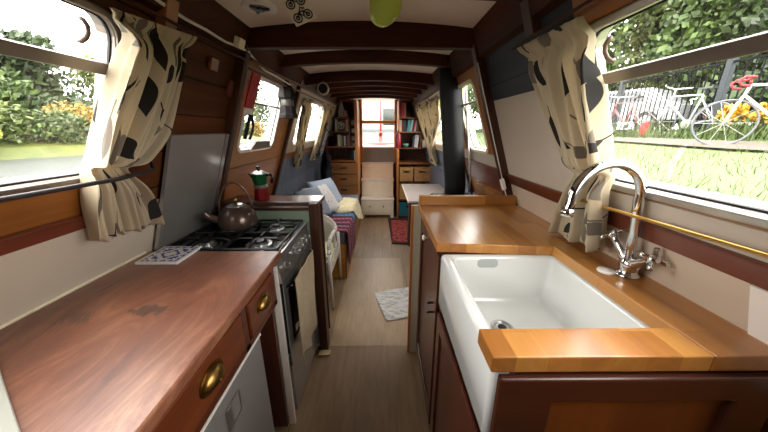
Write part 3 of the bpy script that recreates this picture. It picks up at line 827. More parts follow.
# end of the cabinet that faces the camera: framed panel
fe = lambda u, v, o: V((u, .405 - o, v))
b = NB(); plate(b, [rect(.212, .735, .05, .972), rect(.315, .655, .12, .918)], fe, 0, .016); obj('end_frame', b, M['cabx'], root, bevel=.004)
b = NB(); plate(b, [rect(.30, .67, .11, .93)], fe, -.002, .004); obj('end_panel', b, M['cabpanel'], root)
# end board
root = thing('end_board', 'pale cream end board of the sink unit standing beside the aisle', 'board', (.45, 1.5, 0))
obj('board', BX(.178, .735, 1.4885, 1.516, 0, 1.0), M['pinecream'], root, bevel=.002)
obj('edge_strip', BX(.163, .178, 1.4885, 1.516, 0, 1.0), M['doorpine'], root, bevel=.002)

# tap
tx, ty, tz = .682, .692, zs1
root = thing('mixer_tap', 'chrome swan neck mixer tap with cross handles beside the sink', 'tap', (tx, ty, tz))
b = NB(); lathe(b, [(.028, 0), (.028, .006), (.022, .01), (.02, .02), (.024, .03), (.022, .045), (.016, .052), (.0135, .06), (.0135, .07)], (tx, ty, tz), 24); obj('body', b, M['chrome'], root, smooth=True)
ux, uy, uz = .639, .67, 1.232
b = NB(); pts = [(tx, ty, tz + .05), (tx * .8 + ux * .2, ty * .8 + uy * .2, tz * .75 + uz * .25), (ux * .6 + tx * .4, uy * .6 + ty * .4, tz * .38 + uz * .62), (ux, uy, uz)]
rad = .0925
for i in range(1, 19):
    a = PI * i / 18; pts.append((ux - rad + rad * math.cos(a), uy - .022 * i / 18, uz + .093 * math.sin(a)))
pts.append((ux - 2 * rad - .004, uy - .023, uz - .014)); pts.append((ux - 2 * rad - .007, uy - .024, uz - .032))
tube(b, pts, .0115, 14); sp = obj('spout', b, M['chrome'], root, smooth=True)
b = NB(); tube(b, [pts[-2], pts[-1]], .0142, 14); obj('aerator', b, M['chrome'], sp, smooth=True)
b = NB(); tube(b, [(tx - .002, ty, tz + .06), (tx - .004, ty - .001, tz + .074)], .0165, 16); obj('collar', b, M['chrome'], sp, smooth=True)
for e in (V((.662, .748, 1.115)), V((.664, .617, 1.098))):
    o0 = V((tx, ty, tz + .032)); d = (e - o0).normalized(); hl = (e - o0).length
    b = NB(); tube(b, [o0, o0 + d * .03, o0 + d * .04, o0 + d * (hl - .02), e], .01, 12, rs=[.014, .014, .01, .009, .013]); st = obj('valve', b, M['chrome'], root, smooth=True)
    a2 = (V((1, 0, 0)) - d * d.x).normalized(); a1 = d.cross(a2).normalized()
    a1, a2 = (a1 + a2 * .6).normalized(), (a2 - a1 * .6).normalized()
    for q in (a1, a2):
        b = NB(); tube(b, [e - q * .03, e - q * .022, e, e + q * .022, e + q * .03], .005, 8, rs=[.0065, .0065, .005, .0065, .0065])
        obj('handle_arm', b, M['chrome'], st, smooth=True)
    b = NB(); tube(b, [e - d * .008, e + d * .008], .014, 14, rs=[.014, .012]); obj('handle_cap', b, M['chrome'], st, smooth=True)
b = NB(); lathe(b, [(.022, 0), (.023, .002), (.021, .006), (.004, .007)], (.64, .712, zs1 + .0005), 24)
single('sink_plug', b, M['white'], 'round white sink plug lying beside the tap', 'plug', smooth=True)

# light pull cord and switch on the right frame
b = NB(); tube(b, [wr(1.47, 1.72, .05), wr(1.472, 1.5, .052), wr(1.472, 1.3, .052), wr(1.47, 1.15, .052)], .0025, 6)
root = thing('light_switch', 'white inline switch and cable on the right frame above upstand', 'switch', tuple(wr(1.47, 1.1, .05)))
obj('cable', b, M['white'], root, smooth=True)
b = NB(); plate(b, [rrect(1.455, 1.485, 1.11, 1.17, .012)], wr, .047, .062); obj('switch_body', b, M['white'], root, bevel=.003)
b = NB(); tube(b, [wr(1.47, 1.11, .052), wr(1.472, 1.085, .05), wr(1.468, 1.066, .048)], .0025, 6); obj('lower_cable', b, M['white'], root, smooth=True)
# ------------------------------------------------------------------ ceiling things
vx_, vy_ = -.485, 1.30; vz = zc(vx_)
root = thing('roof_vent', 'round white roof vent with dark centre in the ceiling', 'vent', (vx_, vy_, vz))
fl = Matrix.Diagonal((1, 1, -1, 1))
b = NB(); lathe(b, [(.05, -.005), (.068, -.004), (.066, .01), (.056, .014), (.05, .008)], (vx_, vy_, vz), 32, fl); obj('ring', b, M['white'], root, smooth=True)
b = NB(); lathe(b, [(.05, 0), (.05, .006), (.03, .009)], (vx_, vy_, vz), 32, fl); obj('dish', b, plain('vent dish', '#8a8983', .4, .4), root, smooth=True)
b = NB(); lathe(b, [(.02, .006), (.02, .016), (.006, .018)], (vx_, vy_, vz), 6, fl)
for a in (0, 2.1, 4.2): tube(b, [(vx_, vy_, vz - .012), (vx_ + .04 * math.cos(a), vy_ + .04 * math.sin(a), vz - .01)], .007, 6)
obj('knob', b, M['iron'], root)

root = thing('hanging_card', 'cream card with black bicycle drawing hanging from the ceiling', 'card', (-.31, 1.25, 1.78))
C0 = V((-.33, 1.25, 1.781)); C1 = V((-.247, 1.25, 1.811)); upv = V((-.062, .012, .11))
cf = lambda u, v, o: C0 + (C1 - C0) * u + upv * v + V((0, -1, .1)) * o
b = NB(); plate(b, [rect(0, 1, 0, 1)], cf, 0, .0012); obj('sheet', b, plain('cream card', '#fbf3dd', .6), root)
b = NB()
def stroke(pts, r=.0026): tube(b, [cf(u, v, .002) for u, v in pts], r, 5)
def circ(cu, cv, r): stroke([(cu + r * math.cos(2 * PI * k / 14), cv + r * .75 * math.sin(2 * PI * k / 14)) for k in range(15)])
for cv in (.2, .62):
    for cu in (.25, .72): circ(cu, cv, .17); circ(cu, cv, .07)
    stroke([(.25, cv), (.4, cv + .14), (.62, cv + .13), (.72, cv)]); stroke([(.4, cv + .14), (.5, cv), (.62, cv + .13)]); stroke([(.58, cv + .2), (.7, cv + .2)]); stroke([(.45, cv + .16), (.55, cv + .27), (.62, cv + .2)])
obj('drawing', b, plain('black ink', '#141414', .7), root)
b = NB(); tube(b, [cf(.5, 1, .0), (-.36, 1.26, 1.876)], .0012, 5); obj('thread', b, M['white'], root)

bx_, by_ = .012, 1.27
root = thing('balloon', 'lime green deflating balloon hanging against the ceiling', 'balloon', (bx_, by_, 1.79))
b = NB(); bmesh.ops.create_uvsphere(b, u_segments=32, v_segments=20, radius=1)
for v in b.verts:
    x, y, z = v.co
    s = .066 * (1 + .08 * z) ; v.co = (bx_ + x * s, by_ + y * s, 1.852 + z * .062 + .01 * x * (z < 0))
    v.co.z = min(v.co.z, zc(v.co.x) - .004)
    v.co.x = max(v.co.x, bx_ - .058)
k = N('lime balloon'); k.b.inputs['Base Color'].default_value = lin('#c6da5e'); k.b.inputs['Roughness'].default_value = .25; k.b.inputs['Subsurface Weight'].default_value = .3; k.b.inputs['Subsurface Radius'].default_value = (.03, .03, .01)
k.b.inputs['Subsurface Scale'].default_value = .3
obj('skin', b, k.m, root, smooth=True)
b = NB(); lathe(b, [(.003, 0), (.008, .004), (.003, .012)], (bx_ + .02, by_ + .05, 1.866), 10); obj('knot', b, k.m, root, smooth=True)

# cables along the left cornice
b = NB(); pts = [(-.655, -.9, 1.765)]
for i in range(26):
    y = -.6 + i * .085; pts.append((-.655 - .01 * math.sin(i * 1.7), y, 1.757 + .006 * math.sin(i * 1.1)))
pts += [(-.655, 1.6, 1.75), (-.66, 1.75, 1.72), (-.65, 1.9, 1.715), (-.66, 2.2, 1.71)]
tube(b, pts, .0055, 8); single('cable', b, M['white'], 'white cable running along top of left wall above the curtain', 'cable', smooth=True)
b = NB(); tube(b, [wl(1.512, 1.74, .05), wl(1.51, 1.6, .05), wl(1.51, 1.4, .05), wl(1.505, 1.2, .05)], .003, 7)
single('cable', b, plain('dull grey cable', '#6b6560', .6), 'grey cable running down dark frame beside the raised cooker lid', 'cable', smooth=True)
for i, (x, z, lb) in enumerate(((-.645, 1.735, 'upper thin pipe along the left wall above the small galley window'), (-.672, 1.70, 'lower thin pipe along the left wall above the small galley window'))):
    b = NB(); tube(b, [(x, 1.56, z), (x - .006, 1.9, z - .005), (x, 2.4, z), (x, 3.4, z), (x, 4.3, z)], .008, 8)
    single('pipe', b, plain('brown pipe', '#6b4a38', .5), lb, 'pipe', group='pipes along the left wall', smooth=True)
b = NB(); plate(b, [rrect(1.40, 1.45, 1.765, 1.805, .006)], wl, .03, .055); single('junction_box', b, M['ivory'], 'small pale junction box on the left cornice near the first deep beam', 'box')
b = NB(); plate(b, [rect(1.29, 1.345, 1.645, 1.69)], wl, .002, .016); single('wooden_block', b, M['sillwood'], 'small orange wooden block on the dark planks right of left leaf curtain', 'block', bevel=.003)
b = NB(); plate(b, [rect(1.455, 1.495, 1.56, 1.63)], wl, .002, .016); single('wooden_block', b, plain('red brown block', '#6d3524', .5), 'red brown block on dark planks above the raised cooker lid', 'block', bevel=.003)

# red cloth at the small left window
root = thing('red_cloth', 'red cloth with white hem hanging beside the small left window', 'cloth', tuple(wl(1.6, 1.5, .05)))
b = NB(); plate(b, [[(1.56, 1.53), (1.66, 1.53), (1.675, 1.70), (1.575, 1.70)]], wl, .05, .056); obj('cloth', b, plain('red print cloth', '#b3242a', .7, var=.3, scale=30), root)
b = NB(); plate(b, [rect(1.557, 1.66, 1.50, 1.53)], wl, .05, .057); obj('hem', b, M['white'], root)
root = thing('strap', 'dark strap hanging below the red cloth at small left window', 'strap', tuple(wl(1.68, 1.36, .04)))
b = NB(); plate(b, [[(1.62, 1.37), (1.655, 1.365), (1.665, 1.5), (1.63, 1.5)]], wl, .048, .054); obj('band', b, M['navy'], root)
b = NB(); tube(b, [wl(1.66, 1.5, .05), wl(1.715, 1.44, .05), wl(1.71, 1.38, .05), wl(1.70, 1.365, .05)], .008, 7); obj('loop', b, M['navy'], root, smooth=True)
b = NB(); plate(b, [[(1.8, 1.289), (2.12, 1.289), (2.08, 1.335), (1.86, 1.34)]], wl, .02, .03); single('sill_book', b, plain('grey brown cover', '#6b6259', .6), 'grey flat book leaning on the sill of small left window', 'book')

# lantern
lx, ly = -.692, 2.2
root = thing('lantern', 'old dark metal lantern hanging at the second left frame', 'lantern', (lx, ly, 1.49))
im = plain('rusty lantern metal', '#1c130f', .8, 0, var=.3)
b = NB(); lathe(b, [(.066, 1.485), (.07, 1.505), (.06, 1.52), (.058, 1.565)], (lx, ly, 0), 8); obj('base', b, im, root)
b = NB(); lathe(b, [(.04, 1.56), (.045, 1.575), (.045, 1.605), (.036, 1.63)], (lx, ly, 0), 16); obj('glass', b, plain('milky lantern glass', '#57534b', .4), root, smooth=True)
b = NB(); lathe(b, [(.058, 1.615), (.066, 1.625), (.06, 1.66), (.045, 1.70), (.026, 1.715), (.026, 1.74), (.012, 1.75)], (lx, ly, 0), 8); obj('hood', b, im, root)
b = NB()
for k in range(4):
    a = PI / 4 + k * PI / 2; tube(b, [(lx + .054 * math.cos(a), ly + .054 * math.sin(a), 1.51), (lx + .054 * math.cos(a), ly + .054 * math.sin(a), 1.65)], .004, 6)
obj('cage', b, im, root)
b = NB(); tube(b, [(lx + .03 * math.cos(a_), ly, 1.735 + .03 * math.sin(a_)) for a_ in [PI * i / 8 for i in range(9)]], .003, 6); obj('bail', b, im, root)
gx, gy, gz = -.50, 2.585, 1.735
root = thing('wall_gauge', 'small round dark gauge with pale ring under the third beam, left', 'gauge', (gx, gy, gz - .05))
rm = Matrix.Rotation(PI / 2, 4, 'X')
b = NB(); lathe(b, [(.05, -.02), (.052, .0), (.05, .012), (.04, .014), (.038, .006)], (gx, gy, gz), 28, rm); obj('case', b, M['alu'], root, smooth=True)
b = NB(); lathe(b, [(.038, .004), (.038, .007)], (gx, gy, gz), 28, rm); obj('dial', b, M['navy'], root)
b = NB(); tube(b, [(gx, gy, gz + .045), (gx, gy + .04, 1.80)], .004, 6); obj('hook', b, M['brass'], root)

# flue and stove
FY = 2.08
root = thing('wood_stove', 'black stove flue rising to the roof beyond the sink worktop', 'stove', (.56, FY, 0))
b = NB(); pts = [(.552, FY, .9), (.552, FY, 1.0), (.462, FY, 1.75), (.456, FY, 1.87)]
tube(b, pts, .077, 28); fo = obj('flue', b, M['flue'], root, smooth=True)
b = NB(); tube(b, [(.458, FY, 1.825), (.456, FY, 1.86)], .1, 28); obj('collar', b, M['flue'], fo, smooth=True)
b = NB(); tube(b, [(.655, FY - .02, .95), (.655, FY - .02, 1.05), (.563, FY - .02, 1.72)], .008, 8); obj('pipe', b, M['alu'], root, smooth=True)
obj('body', BX(.4, .72, FY - .2, FY + .2, .22, .9), M['flue'], root, bevel=.015)
obj('door', BX(.388, .4, FY - .15, FY + .15, .36, .78), M['iron'], root, bevel=.006)
for x in (.42, .67):
    for y in (FY - .17, FY + .14): obj('leg', BX(x, x + .03, y, y + .03, .05, .22), M['iron'], root)
b = BX(.36, .755, FY - .28, FY + .28, 0, .05); single('hearth', b, plain('slate hearth', '#3b3b3d', .6), 'slate hearth slab under the black stove', 'hearth')
b = NB(); plate(b, [rect(1.545, 2.0, 1.02, 1.05)], wr, .02, .05); struct('trim_8', b, M['pine'])

# ------------------------------------------------------------------ saloon
# wicker chair
def wicker_mat():
    k = N('white woven wicker'); br = k.n('ShaderNodeTexBrick', Scale=1.0, Brick__Width=.02, Row__Height=.012, Mortar__Size=.0016)
    br.inputs['Color1'].default_value = lin('#e6e2d6'); br.inputs['Color2'].default_value = lin('#d8d3c5'); br.inputs['Mortar'].default_value = lin('#9c968a')
    k.l(k.coord((1, 1, 1), rot=(PI / 2, 0, 0)), br.inputs['Vector']); k.base(br.outputs['Color']); k.b.inputs['Roughness'].default_value = .6; return k.m
M['wicker'] = wicker_mat()
root = thing('wicker_chair', 'white wicker armchair with cream sheepskin beside the divider', 'chair', (-.64, 2.2, 0))
b = NB(); n = 16; G = []
for j in range(9):
    v = j / 8; row = []
    for i in range(n + 1):
        u = i / n; a = PI * (.0 + u)
        x = -.645 + .235 * math.cos(a); y = 2.24 + .19 * max(0, math.sin(a)) ** .6
        top = .57 + .10 * max(0, math.sin(a)) ** 1.5
        row.append(b.verts.new((x, y, .30 + (top - .30) * v)))
    G.append(row)
for j in range(8):
    for i in range(n): b.faces.new((G[j][i], G[j][i + 1], G[j + 1][i + 1], G[j + 1][i]))
o = obj('backrest', b, M['wicker'], root, smooth=True); s = o.modifiers.new('t', 'SOLIDIFY'); s.thickness = .014
b = NB()
tube(b, [tuple(v.co) for v in []] or [(-.645 + .24 * math.cos(PI * i / 24), 2.24 + .195 * max(0, math.sin(PI * i / 24)) ** .6, .575 + .10 * max(0, math.sin(PI * i / 24)) ** 1.5) for i in range(25)], .014, 8)
obj('top_rim', b, M['wicker'], root, smooth=True)
for sx in (-1, 1):
    x = -.645 + sx * .235
    b = NB(); tube(b, [(x, 2.26, .575), (x, 2.1, .585), (x, 2.02, .575), (x, 1.985, .545), (x, 1.975, .48)], .016, 8); obj('armrest', b, M['wicker'], root, smooth=True)
    b = NB(); tube(b, [(x, 1.975, .52), (x, 1.972, .3), (x + sx * .006, 1.968, 0)], .014, 8); obj('leg', b, M['white'], root, smooth=True)
    b = NB(); tube(b, [(x, 2.42, .5), (x, 2.44, .25), (x + sx * .004, 2.455, 0)], .014, 8); obj('leg', b, M['white'], root, smooth=True)
obj('seat', BX(-.88, -.41, 1.975, 2.42, .385, .42), M['wicker'], root, bevel=.012)
b = NB(); box(b, -.875, -.415, 1.985, 2.0, .30, .38); box(b, -.42, -.405, 1.99, 2.42, .30, .38); obj('apron', b, M['wicker'], root)

def blob(name, mat, label, cat, c, sx, sy, sz, seed, lump=.25, freq=3, drape=None, group=None, sub=5, sq=3):
    random.seed(seed); b = NB(); bmesh.ops.create_icosphere(b, subdivisions=sub, radius=1)
    ph = [random.random() * 6 for _ in range(8)]
    for v in b.verts:
        x, y, z = v.co
        # superellipsoid-like
        m = (abs(x) ** sq + abs(y) ** sq + abs(z) ** 2) ** (1 / sq); x, y, z = x / m, y / m, z / m
        k = 1 + lump * (math.sin(freq * x + ph[0]) * math.sin(freq * y + ph[1]) + .5 * math.sin(freq * 2.3 * x + ph[2]) * math.sin(freq * 2.1 * y + ph[3]))
        p = V((x * sx * (1 + .12 * (k - 1)), y * sy * (1 + .12 * (k - 1)), z * sz * k))
        p += V(c)
        if drape: p = drape(p)
        v.co = p
    return single(name, b, mat, label, cat, group, smooth=True)
fleece = plain('cream fleece', '#e9dcb6', .95, var=.12, scale=30, bump=1)
def dr1(p):
    if p.x > -.43: p.z -= (p.x + .43) * 1.6; p.x = -.43 + (p.x + .43) * .5
    return p
blob('sheepskin', fleece, 'cream sheepskin draped over the white wicker chair seat', 'sheepskin', (-.60, 2.16, .445), .22, .17, .025, 3, .4, 6, dr1)

# bed bench along the left side
root = thing('bench_bed', 'pine bench bed with mattress along the left saloon wall', 'bed', (-.66, 3.3, 0))
obj('base', BX(-.97, -.36, 2.47, 4.15, .0, .30), M['pine'], root, bevel=.004)
obj('end_panel', BX(-.97, -.36, 2.45, 2.47, .0, .36), wood('yellow pine', '#b8791f', '#dba544', 'x', 10, .45), root, bevel=.004)
obj('side_rail', BX(-.36, -.345, 2.45, 4.15, .0, .36), M['pine'], root, bevel=.004)
obj('mattress', BX(-.965, -.35, 2.50, 4.14, .30, .47), M['blue'], root, bevel=.02)
def kilim():
    k = N('woven stripe blanket'); c = k.n('ShaderNodeTexCoord'); sx = k.n('ShaderNodeSeparateXYZ'); k.l(c.outputs['Object'], sx.inputs[0])
    w = k.math('FRACT', k.math('MULTIPLY', sx.outputs['Y'], 4.2))
    col = k.ramp(w, [(0, '#5e1830'), (.22, '#8a2238'), (.34, '#2c1c3e'), (.5, '#6c1c3e'), (.66, '#963a44'), (.74, '#262244'), (.88, '#52162e')], 'CONSTANT')
    ch = k.n('ShaderNodeTexChecker', Scale=45.0); k.l(c.outputs['Object'], ch.inputs['Vector'])
    spot = k.math('MULTIPLY', ch.outputs['Fac'], k.math('GREATER_THAN', k.math('SINE', k.math('MULTIPLY', sx.outputs['Y'], 55)), .6))
    k.base(k.mix(k.math('MULTIPLY', spot, .6), col, '#d9a0a4')); k.b.inputs['Roughness'].default_value = .95; return k.m
def cover(name, mat, label, y0, y1, zt, xin, xout, drop, wav=.006, end=None):
    b = NB(); G = []; ny, nx = 24, 26
    for j in range(ny + 1):
        y = y0 + (y1 - y0) * j / ny; row = []
        L1 = xout - xin; tot = L1 + drop
        for i in range(nx + 1):
            s = tot * i / nx
            x = xin + min(s, L1); z = zt + .004 * math.sin(12 * y + 7 * s)
            if s > L1: z = zt - (s - L1); x = xout + .006 + wav * math.sin(9 * y) + .02 * (s - L1)
            row.append(b.verts.new((x, y, z)))
        G.append(row)
    for j in range(ny):
        for i in range(nx): b.faces.new((G[j][i], G[j][i + 1], G[j + 1][i + 1], G[j + 1][i]))
    o = single(name, b, mat, label, 'blanket', smooth=True); s = o.modifiers.new('t', 'SOLIDIFY'); s.thickness = .008; s.offset = 1
    return o
cover('blanket', kilim(), 'red and purple woven blanket over the near end of bench bed', 2.46, 2.98, .478, -.95, -.335, .32)
cover('blanket', plain('teal blue blanket', '#4a7fa3', .9, var=.1), 'teal blue blanket folded across the bench bed beside sheepskin', 2.985, 3.3, .478, -.95, -.335, .14)
def dr2(p):
    if p.x > -.33: p.z -= (p.x + .33) * 1.2; p.x = -.33 + (p.x + .33) * .6
    return p
blob('sheepskin', fleece, 'cream sheepskin spread over the far end of the bench bed', 'sheepskin', (-.50, 3.36, .505), .3, .3, .045, 5, .5, 7, dr2)
def pillow(label, mat, c, w, h, d, rx, ry, rz, seed):
    random.seed(seed); b = NB(); bmesh.ops.create_grid(b, x_segments=18, y_segments=18, size=1)
    top = list(b.verts); g = bmesh.ops.duplicate(b, geom=b.verts[:] + b.edges[:] + b.faces[:])
    bot = [e for e in g['geom'] if isinstance(e, bmesh.types.BMVert)]
    for vs, s in ((top, 1), (bot, -1)):
        for v in vs:
            x, y = v.co.x, v.co.y; f = max(0, (1 - x ** 4) * (1 - y ** 4)) ** .5
            v.co = (x * w / 2 * (1 - .06 * (1 - y * y)), y * h / 2 * (1 - .06 * (1 - x * x)), s * d / 2 * f * (1 + .08 * math.sin(5 * x + seed)))
    bmesh.ops.remove_doubles(b, verts=b.verts[:], dist=.0015)
    R = Matrix.Translation(c) @ Matrix.Rotation(rz, 4, 'Z') @ Matrix.Rotation(ry, 4, 'Y') @ Matrix.Rotation(rx, 4, 'X')
    for v in b.verts: v.co = R @ v.co
    return single('pillow', b, mat, label, 'pillow', 'pillows on the bench bed', smooth=True)
def floral():
    k = N('white floral cotton'); vo = k.n('ShaderNodeTexVoronoi', Scale=22.0); k.l(k.coord(), vo.inputs['Vector'])
    k.base(k.ramp(vo.outputs['Distance'], [(0, '#c9a9a0'), (.18, '#cdbfc0'), (.3, '#e4e2df')])); k.b.inputs['Roughness'].default_value = .9; return k.m
pillow('grey pillow leaning at wall end of bench bed, nearest of the three', plain('grey cotton', '#9aa3b2', .9), (-.72, 2.86, .66), .36, .34, .12, 0, 1.0, -.5, 1)
pillow('white floral pillow between the grey and blue pillows on bench bed', floral(), (-.68, 3.06, .65), .38, .38, .12, 0, .85, -.6, 2)
pillow('pale blue pillow behind the white floral pillow on bench bed', plain('pale blue cotton', '#b3bfd2', .9), (-.68, 3.32, .67), .38, .4, .13, 0, .95, -.6, 3)
pillow('red cushion just showing behind the divider shelf', plain('crimson cushion', '#a3202f', .9), (-.76, 2.62, .60), .32, .28, .16, .2, 0, 0, 4)
# ------------------------------------------------------------------ steps up to the front door
root = thing('step_chest', 'white painted three step stair chest below the front door', 'steps', (-.07, 4.65, 0))
SX0, SX1 = -.345, .188
obj('lower_step', BX(SX0, SX1, 4.45, 4.9, .045, .295), M['ivory'], root, bevel=.003)
obj('tread', BX(SX0 - .008, SX1 + .008, 4.435, 4.9, .295, .318), M['white'], root, bevel=.004)
dr = obj('drawer', BX(SX0 + .03, SX1 - .03, 4.438, 4.46, .07, .285), M['ivory'], root, bevel=.004)
for x in (-.2, .02):
    b = NB(); lathe(b, [(.005, 0), (.005, .01), (.012, .016), (.01, .024), (.003, .026)], (x, 4.438, .2), 12, Matrix.Rotation(PI / 2, 4, 'X')); obj('knob', b, M['iron'], dr, smooth=True)
for x in (SX0, SX1 - .05): obj('foot', BX(x, x + .05, 4.45, 4.5, 0, .045), M['ivory'], root)
obj('middle_step', BX(SX0, SX1, 4.66, 4.9, .318, .585), M['ivory'], root, bevel=.003)
obj('tread', BX(SX0 - .008, SX1 + .008, 4.645, 4.9, .585, .606), M['white'], root, bevel=.004)
obj('upper_step', BX(SX0, SX1, 4.82, 4.915, .606, .845), M['ivory'], root, bevel=.003)
obj('tread', BX(SX0 - .008, SX1 + .008, 4.805, 4.915, .845, .866), M['white'], root, bevel=.004)

# ------------------------------------------------------------------ bookcases
YA, YZ = 4.42, 4.915
root = thing('bookcase', 'dark wooden bookcase with pine drawers left of the front door', 'bookcase', (-.6, 4.66, 0))
SW = M['shelfwood']
def board(name, x0, x1, z0, z1, m=SW, ya=YA): return obj(name, BX(x0, x1, ya, YZ, z0, z1), m, root, bevel=.002)
XL0, XL1 = -.86, -.37
obj('back', BX(XL0, XL1, YZ - .015, YZ, .02, 1.83), SW, root)
board('side', XL0, XL0 + .02, 0, 1.83); board('side', XL1 - .045, XL1, 0, 1.83, M['doorpine'])
for z in (.925, 1.14, 1.81): board('shelf', XL0 + .02, XL1 - .045, z, z + .02, M['shelflight'] if z < 1.2 else SW)
for z in (1.365, 1.57): board('shelf', XL0 + .02, -.495, z, z + .016)
board('divider', -.505, -.49, 1.16, 1.58)
for z in (1.245, 1.36, 1.475, 1.585): board('small_shelf', -.49, XL1 - .045, z - .012, z, SW, YA + .06)
for z0 in (.385, .56, .738):
    d = obj('drawer', BX(XL0 + .02, XL1 - .01, YA - .012, YA + .3, z0, z0 + .168), M['pine'], root, bevel=.004)
    b = NB(); tube(b, [(-.66, YA - .013, z0 + .095), (-.56, YA - .013, z0 + .095)], .014, 8); obj('finger_slot', b, M['iron'], d)
board('lower_front', XL0, XL1, .0, .38, M['pine'])
bc1 = root
root = thing('bookcase', 'dark wooden bookcase with straw baskets right of the front door', 'bookcase', (.5, 4.66, 0))
XR0, XR1 = .245, .80
obj('back', BX(XR0, XR1, YZ - .015, YZ, .02, 1.83), SW, root)
board('side', XR0, XR0 + .02, 0, 1.83, M['doorpine']); board('side', XR1 - .02, XR1, 0, 1.3)
for z in (.0, .30, .595, 1.12): board('shelf', XR0 + .02, XR1 - .02, z, z + .018)
board('shelf', XR0 + .02, XR1 - .02, .885, .91, M['shelflight'])
board('shelf', XR0 + .02, .60, 1.36, 1.375, M['shelflight']); board('shelf', XR0 + .02, .60, 1.565, 1.58, M['shelflight']); board('shelf', XR0 + .02, .6, 1.81, 1.83)
board('upright', .585, .6, 1.138, 1.36, M['shelflight']); board('upright', .535, .55, 1.375, 1.565, M['shelflight']); board('upright', .585, .6, 1.58, 1.81)
bc2 = root

def book(x, y, z, w, h, d, col, label, lean=0, group=None):
    b = NB(); box(b, -w / 2, w / 2, 0, d, 0, h)
    for v in b.verts:
        v.co = Matrix.Rotation(lean, 4, 'Y') @ v.co + V((x, y, z + (abs(math.sin(lean)) * w / 2)))
    name = 'book'
    return single(name, b, BM(col), label, 'book', group, bevel=.0015)
_bm = {}
def BM(c):
    if c not in _bm: _bm[c] = plain('book cover ' + c, c, .6)
    return _bm[c]
G1 = 'books on the left bookcase'; G2 = 'books on the right bookcase'
for x, w, h, c, lb in ((-.70, .026, .17, '#d9d2c2', 'cream book at left end of left bookcase middle shelf, beside the clock'), (-.555, .022, .165, '#8a4a3c', 'brown red book right of the clock on left bookcase'), (-.53, .024, .175, '#b9b0a0', 'grey book at right end of the clock shelf, left bookcase')):
    book(x, YA + .03, 1.382, w, h, .13, c, lb, 0, G1)
for x, w, h, c, lb in ((-.665, .03, .17, '#cfc6a8', 'thick cream book, leftmost on shelf under the clock, left bookcase'), (-.63, .024, .16, '#a7a57c', 'olive cream book second from left on the shelf under the clock'), (-.60, .022, .165, '#2f4a3c', 'dark green book in the middle of shelf under the clock, left bookcase'),
                      (-.575, .022, .15, '#c9c9cc', 'pale grey book right of the dark green one, shelf under the clock'), (-.548, .022, .158, '#5b2d3a', 'plum book fifth from left on the shelf under the clock'), (-.52, .022, .165, '#8d7466', 'taupe book at right end of shelf under the clock, left bookcase')):
    book(x, YA + .03, 1.16, w, h, .13, c, lb, 0, G1)
for x, w, h, c, lb in ((-.47, .03, .13, '#20242e', 'black book in the open cell above the pine drawers'), (-.432, .022, .15, '#cfd2d6', 'white book at right of the black one above the pine drawers')):
    book(x, YA + .05, .945, w, h, .14, c, lb, 0, G1)
for x, w, h, c, le, lb in ((.295, .032, .17, '#c9b9a4', 0, 'cream book at left end of upper book cell, right bookcase'), (.335, .026, .165, '#6d2430', 0, 'dark red book second in upper book cell, right bookcase'), (.37, .03, .16, '#1f3338', 0, 'black green book third in the upper book cell, right bookcase'), (.412, .036, .168, '#3f8c8f', .12, 'tall teal book leaning in the upper book cell, right bookcase'),
                      (.452, .026, .17, '#9cc3c6', .14, 'pale aqua book right of the tall teal book'), (.487, .022, .16, '#a02a3a', .16, 'red book leaning right of the pale aqua book'), (.515, .016, .165, '#d9d4cc', .16, 'thin white book at right end of upper book cell, right bookcase')):
    book(x - .012, YA + .03, 1.377, w, h, .13, c, lb, le, G2)
for x, w, h, c, le, lb in ((.49, .024, .17, '#33363f', .12, 'charcoal book leaning in lower book cell beside white pot'), (.522, .022, .19, '#b9c0c2', .12, 'grey book leaning second in lower book cell beside white pot'), (.552, .02, .185, '#e1ddd4', .12, 'white book leaning against right side of lower book cell')):
    book(x - .012, YA + .03, 1.14, w, h, .13, c, lb, le, G2)
for x, w, h, c, lb in ((.285, .03, .2, '#8c2430', 'dark red folder at left end of the top cell, right bookcase'), (.318, .026, .21, '#c4474f', 'bright red folder in middle of the top cell, right bookcase'), (.348, .022, .205, '#b58076', 'dusty pink folder, third in the top cell, right bookcase')):
    book(x, YA + .01, 1.582, w, h, .13, c, lb, 0, G2)
# small things on the shelves
ck = (-.625, YA + .06, 1.465)
root = thing('clock', 'small round silver clock on left bookcase between books', 'clock', (ck[0], ck[1], 1.381))
b = NB(); lathe(b, [(.05, -.012), (.056, 0), (.056, .01), (.05, .014), (.044, .008)], ck, 28, Matrix.Rotation(PI / 2, 4, 'X')); obj('case', b, M['alu'], root, smooth=True)
b = NB(); lathe(b, [(.044, .006), (.044, .0085)], ck, 28, Matrix.Rotation(PI / 2, 4, 'X')); fc = obj('face', b, plain('clock face', '#3a3a3c', .4), root)
b = NB(); tube(b, [(ck[0], ck[1] - .011, ck[2]), (ck[0] + .02, ck[1] - .011, ck[2] + .02)], .002, 5); tube(b, [(ck[0], ck[1] - .011, ck[2]), (ck[0] - .005, ck[1] - .011, ck[2] + .034)], .002, 5); obj('hands', b, M['white'], fc)
b = BX(ck[0] - .03, ck[0] + .03, ck[1] - .015, ck[1] + .02, 1.381, 1.412); obj('stand', b, M['iron'], root)
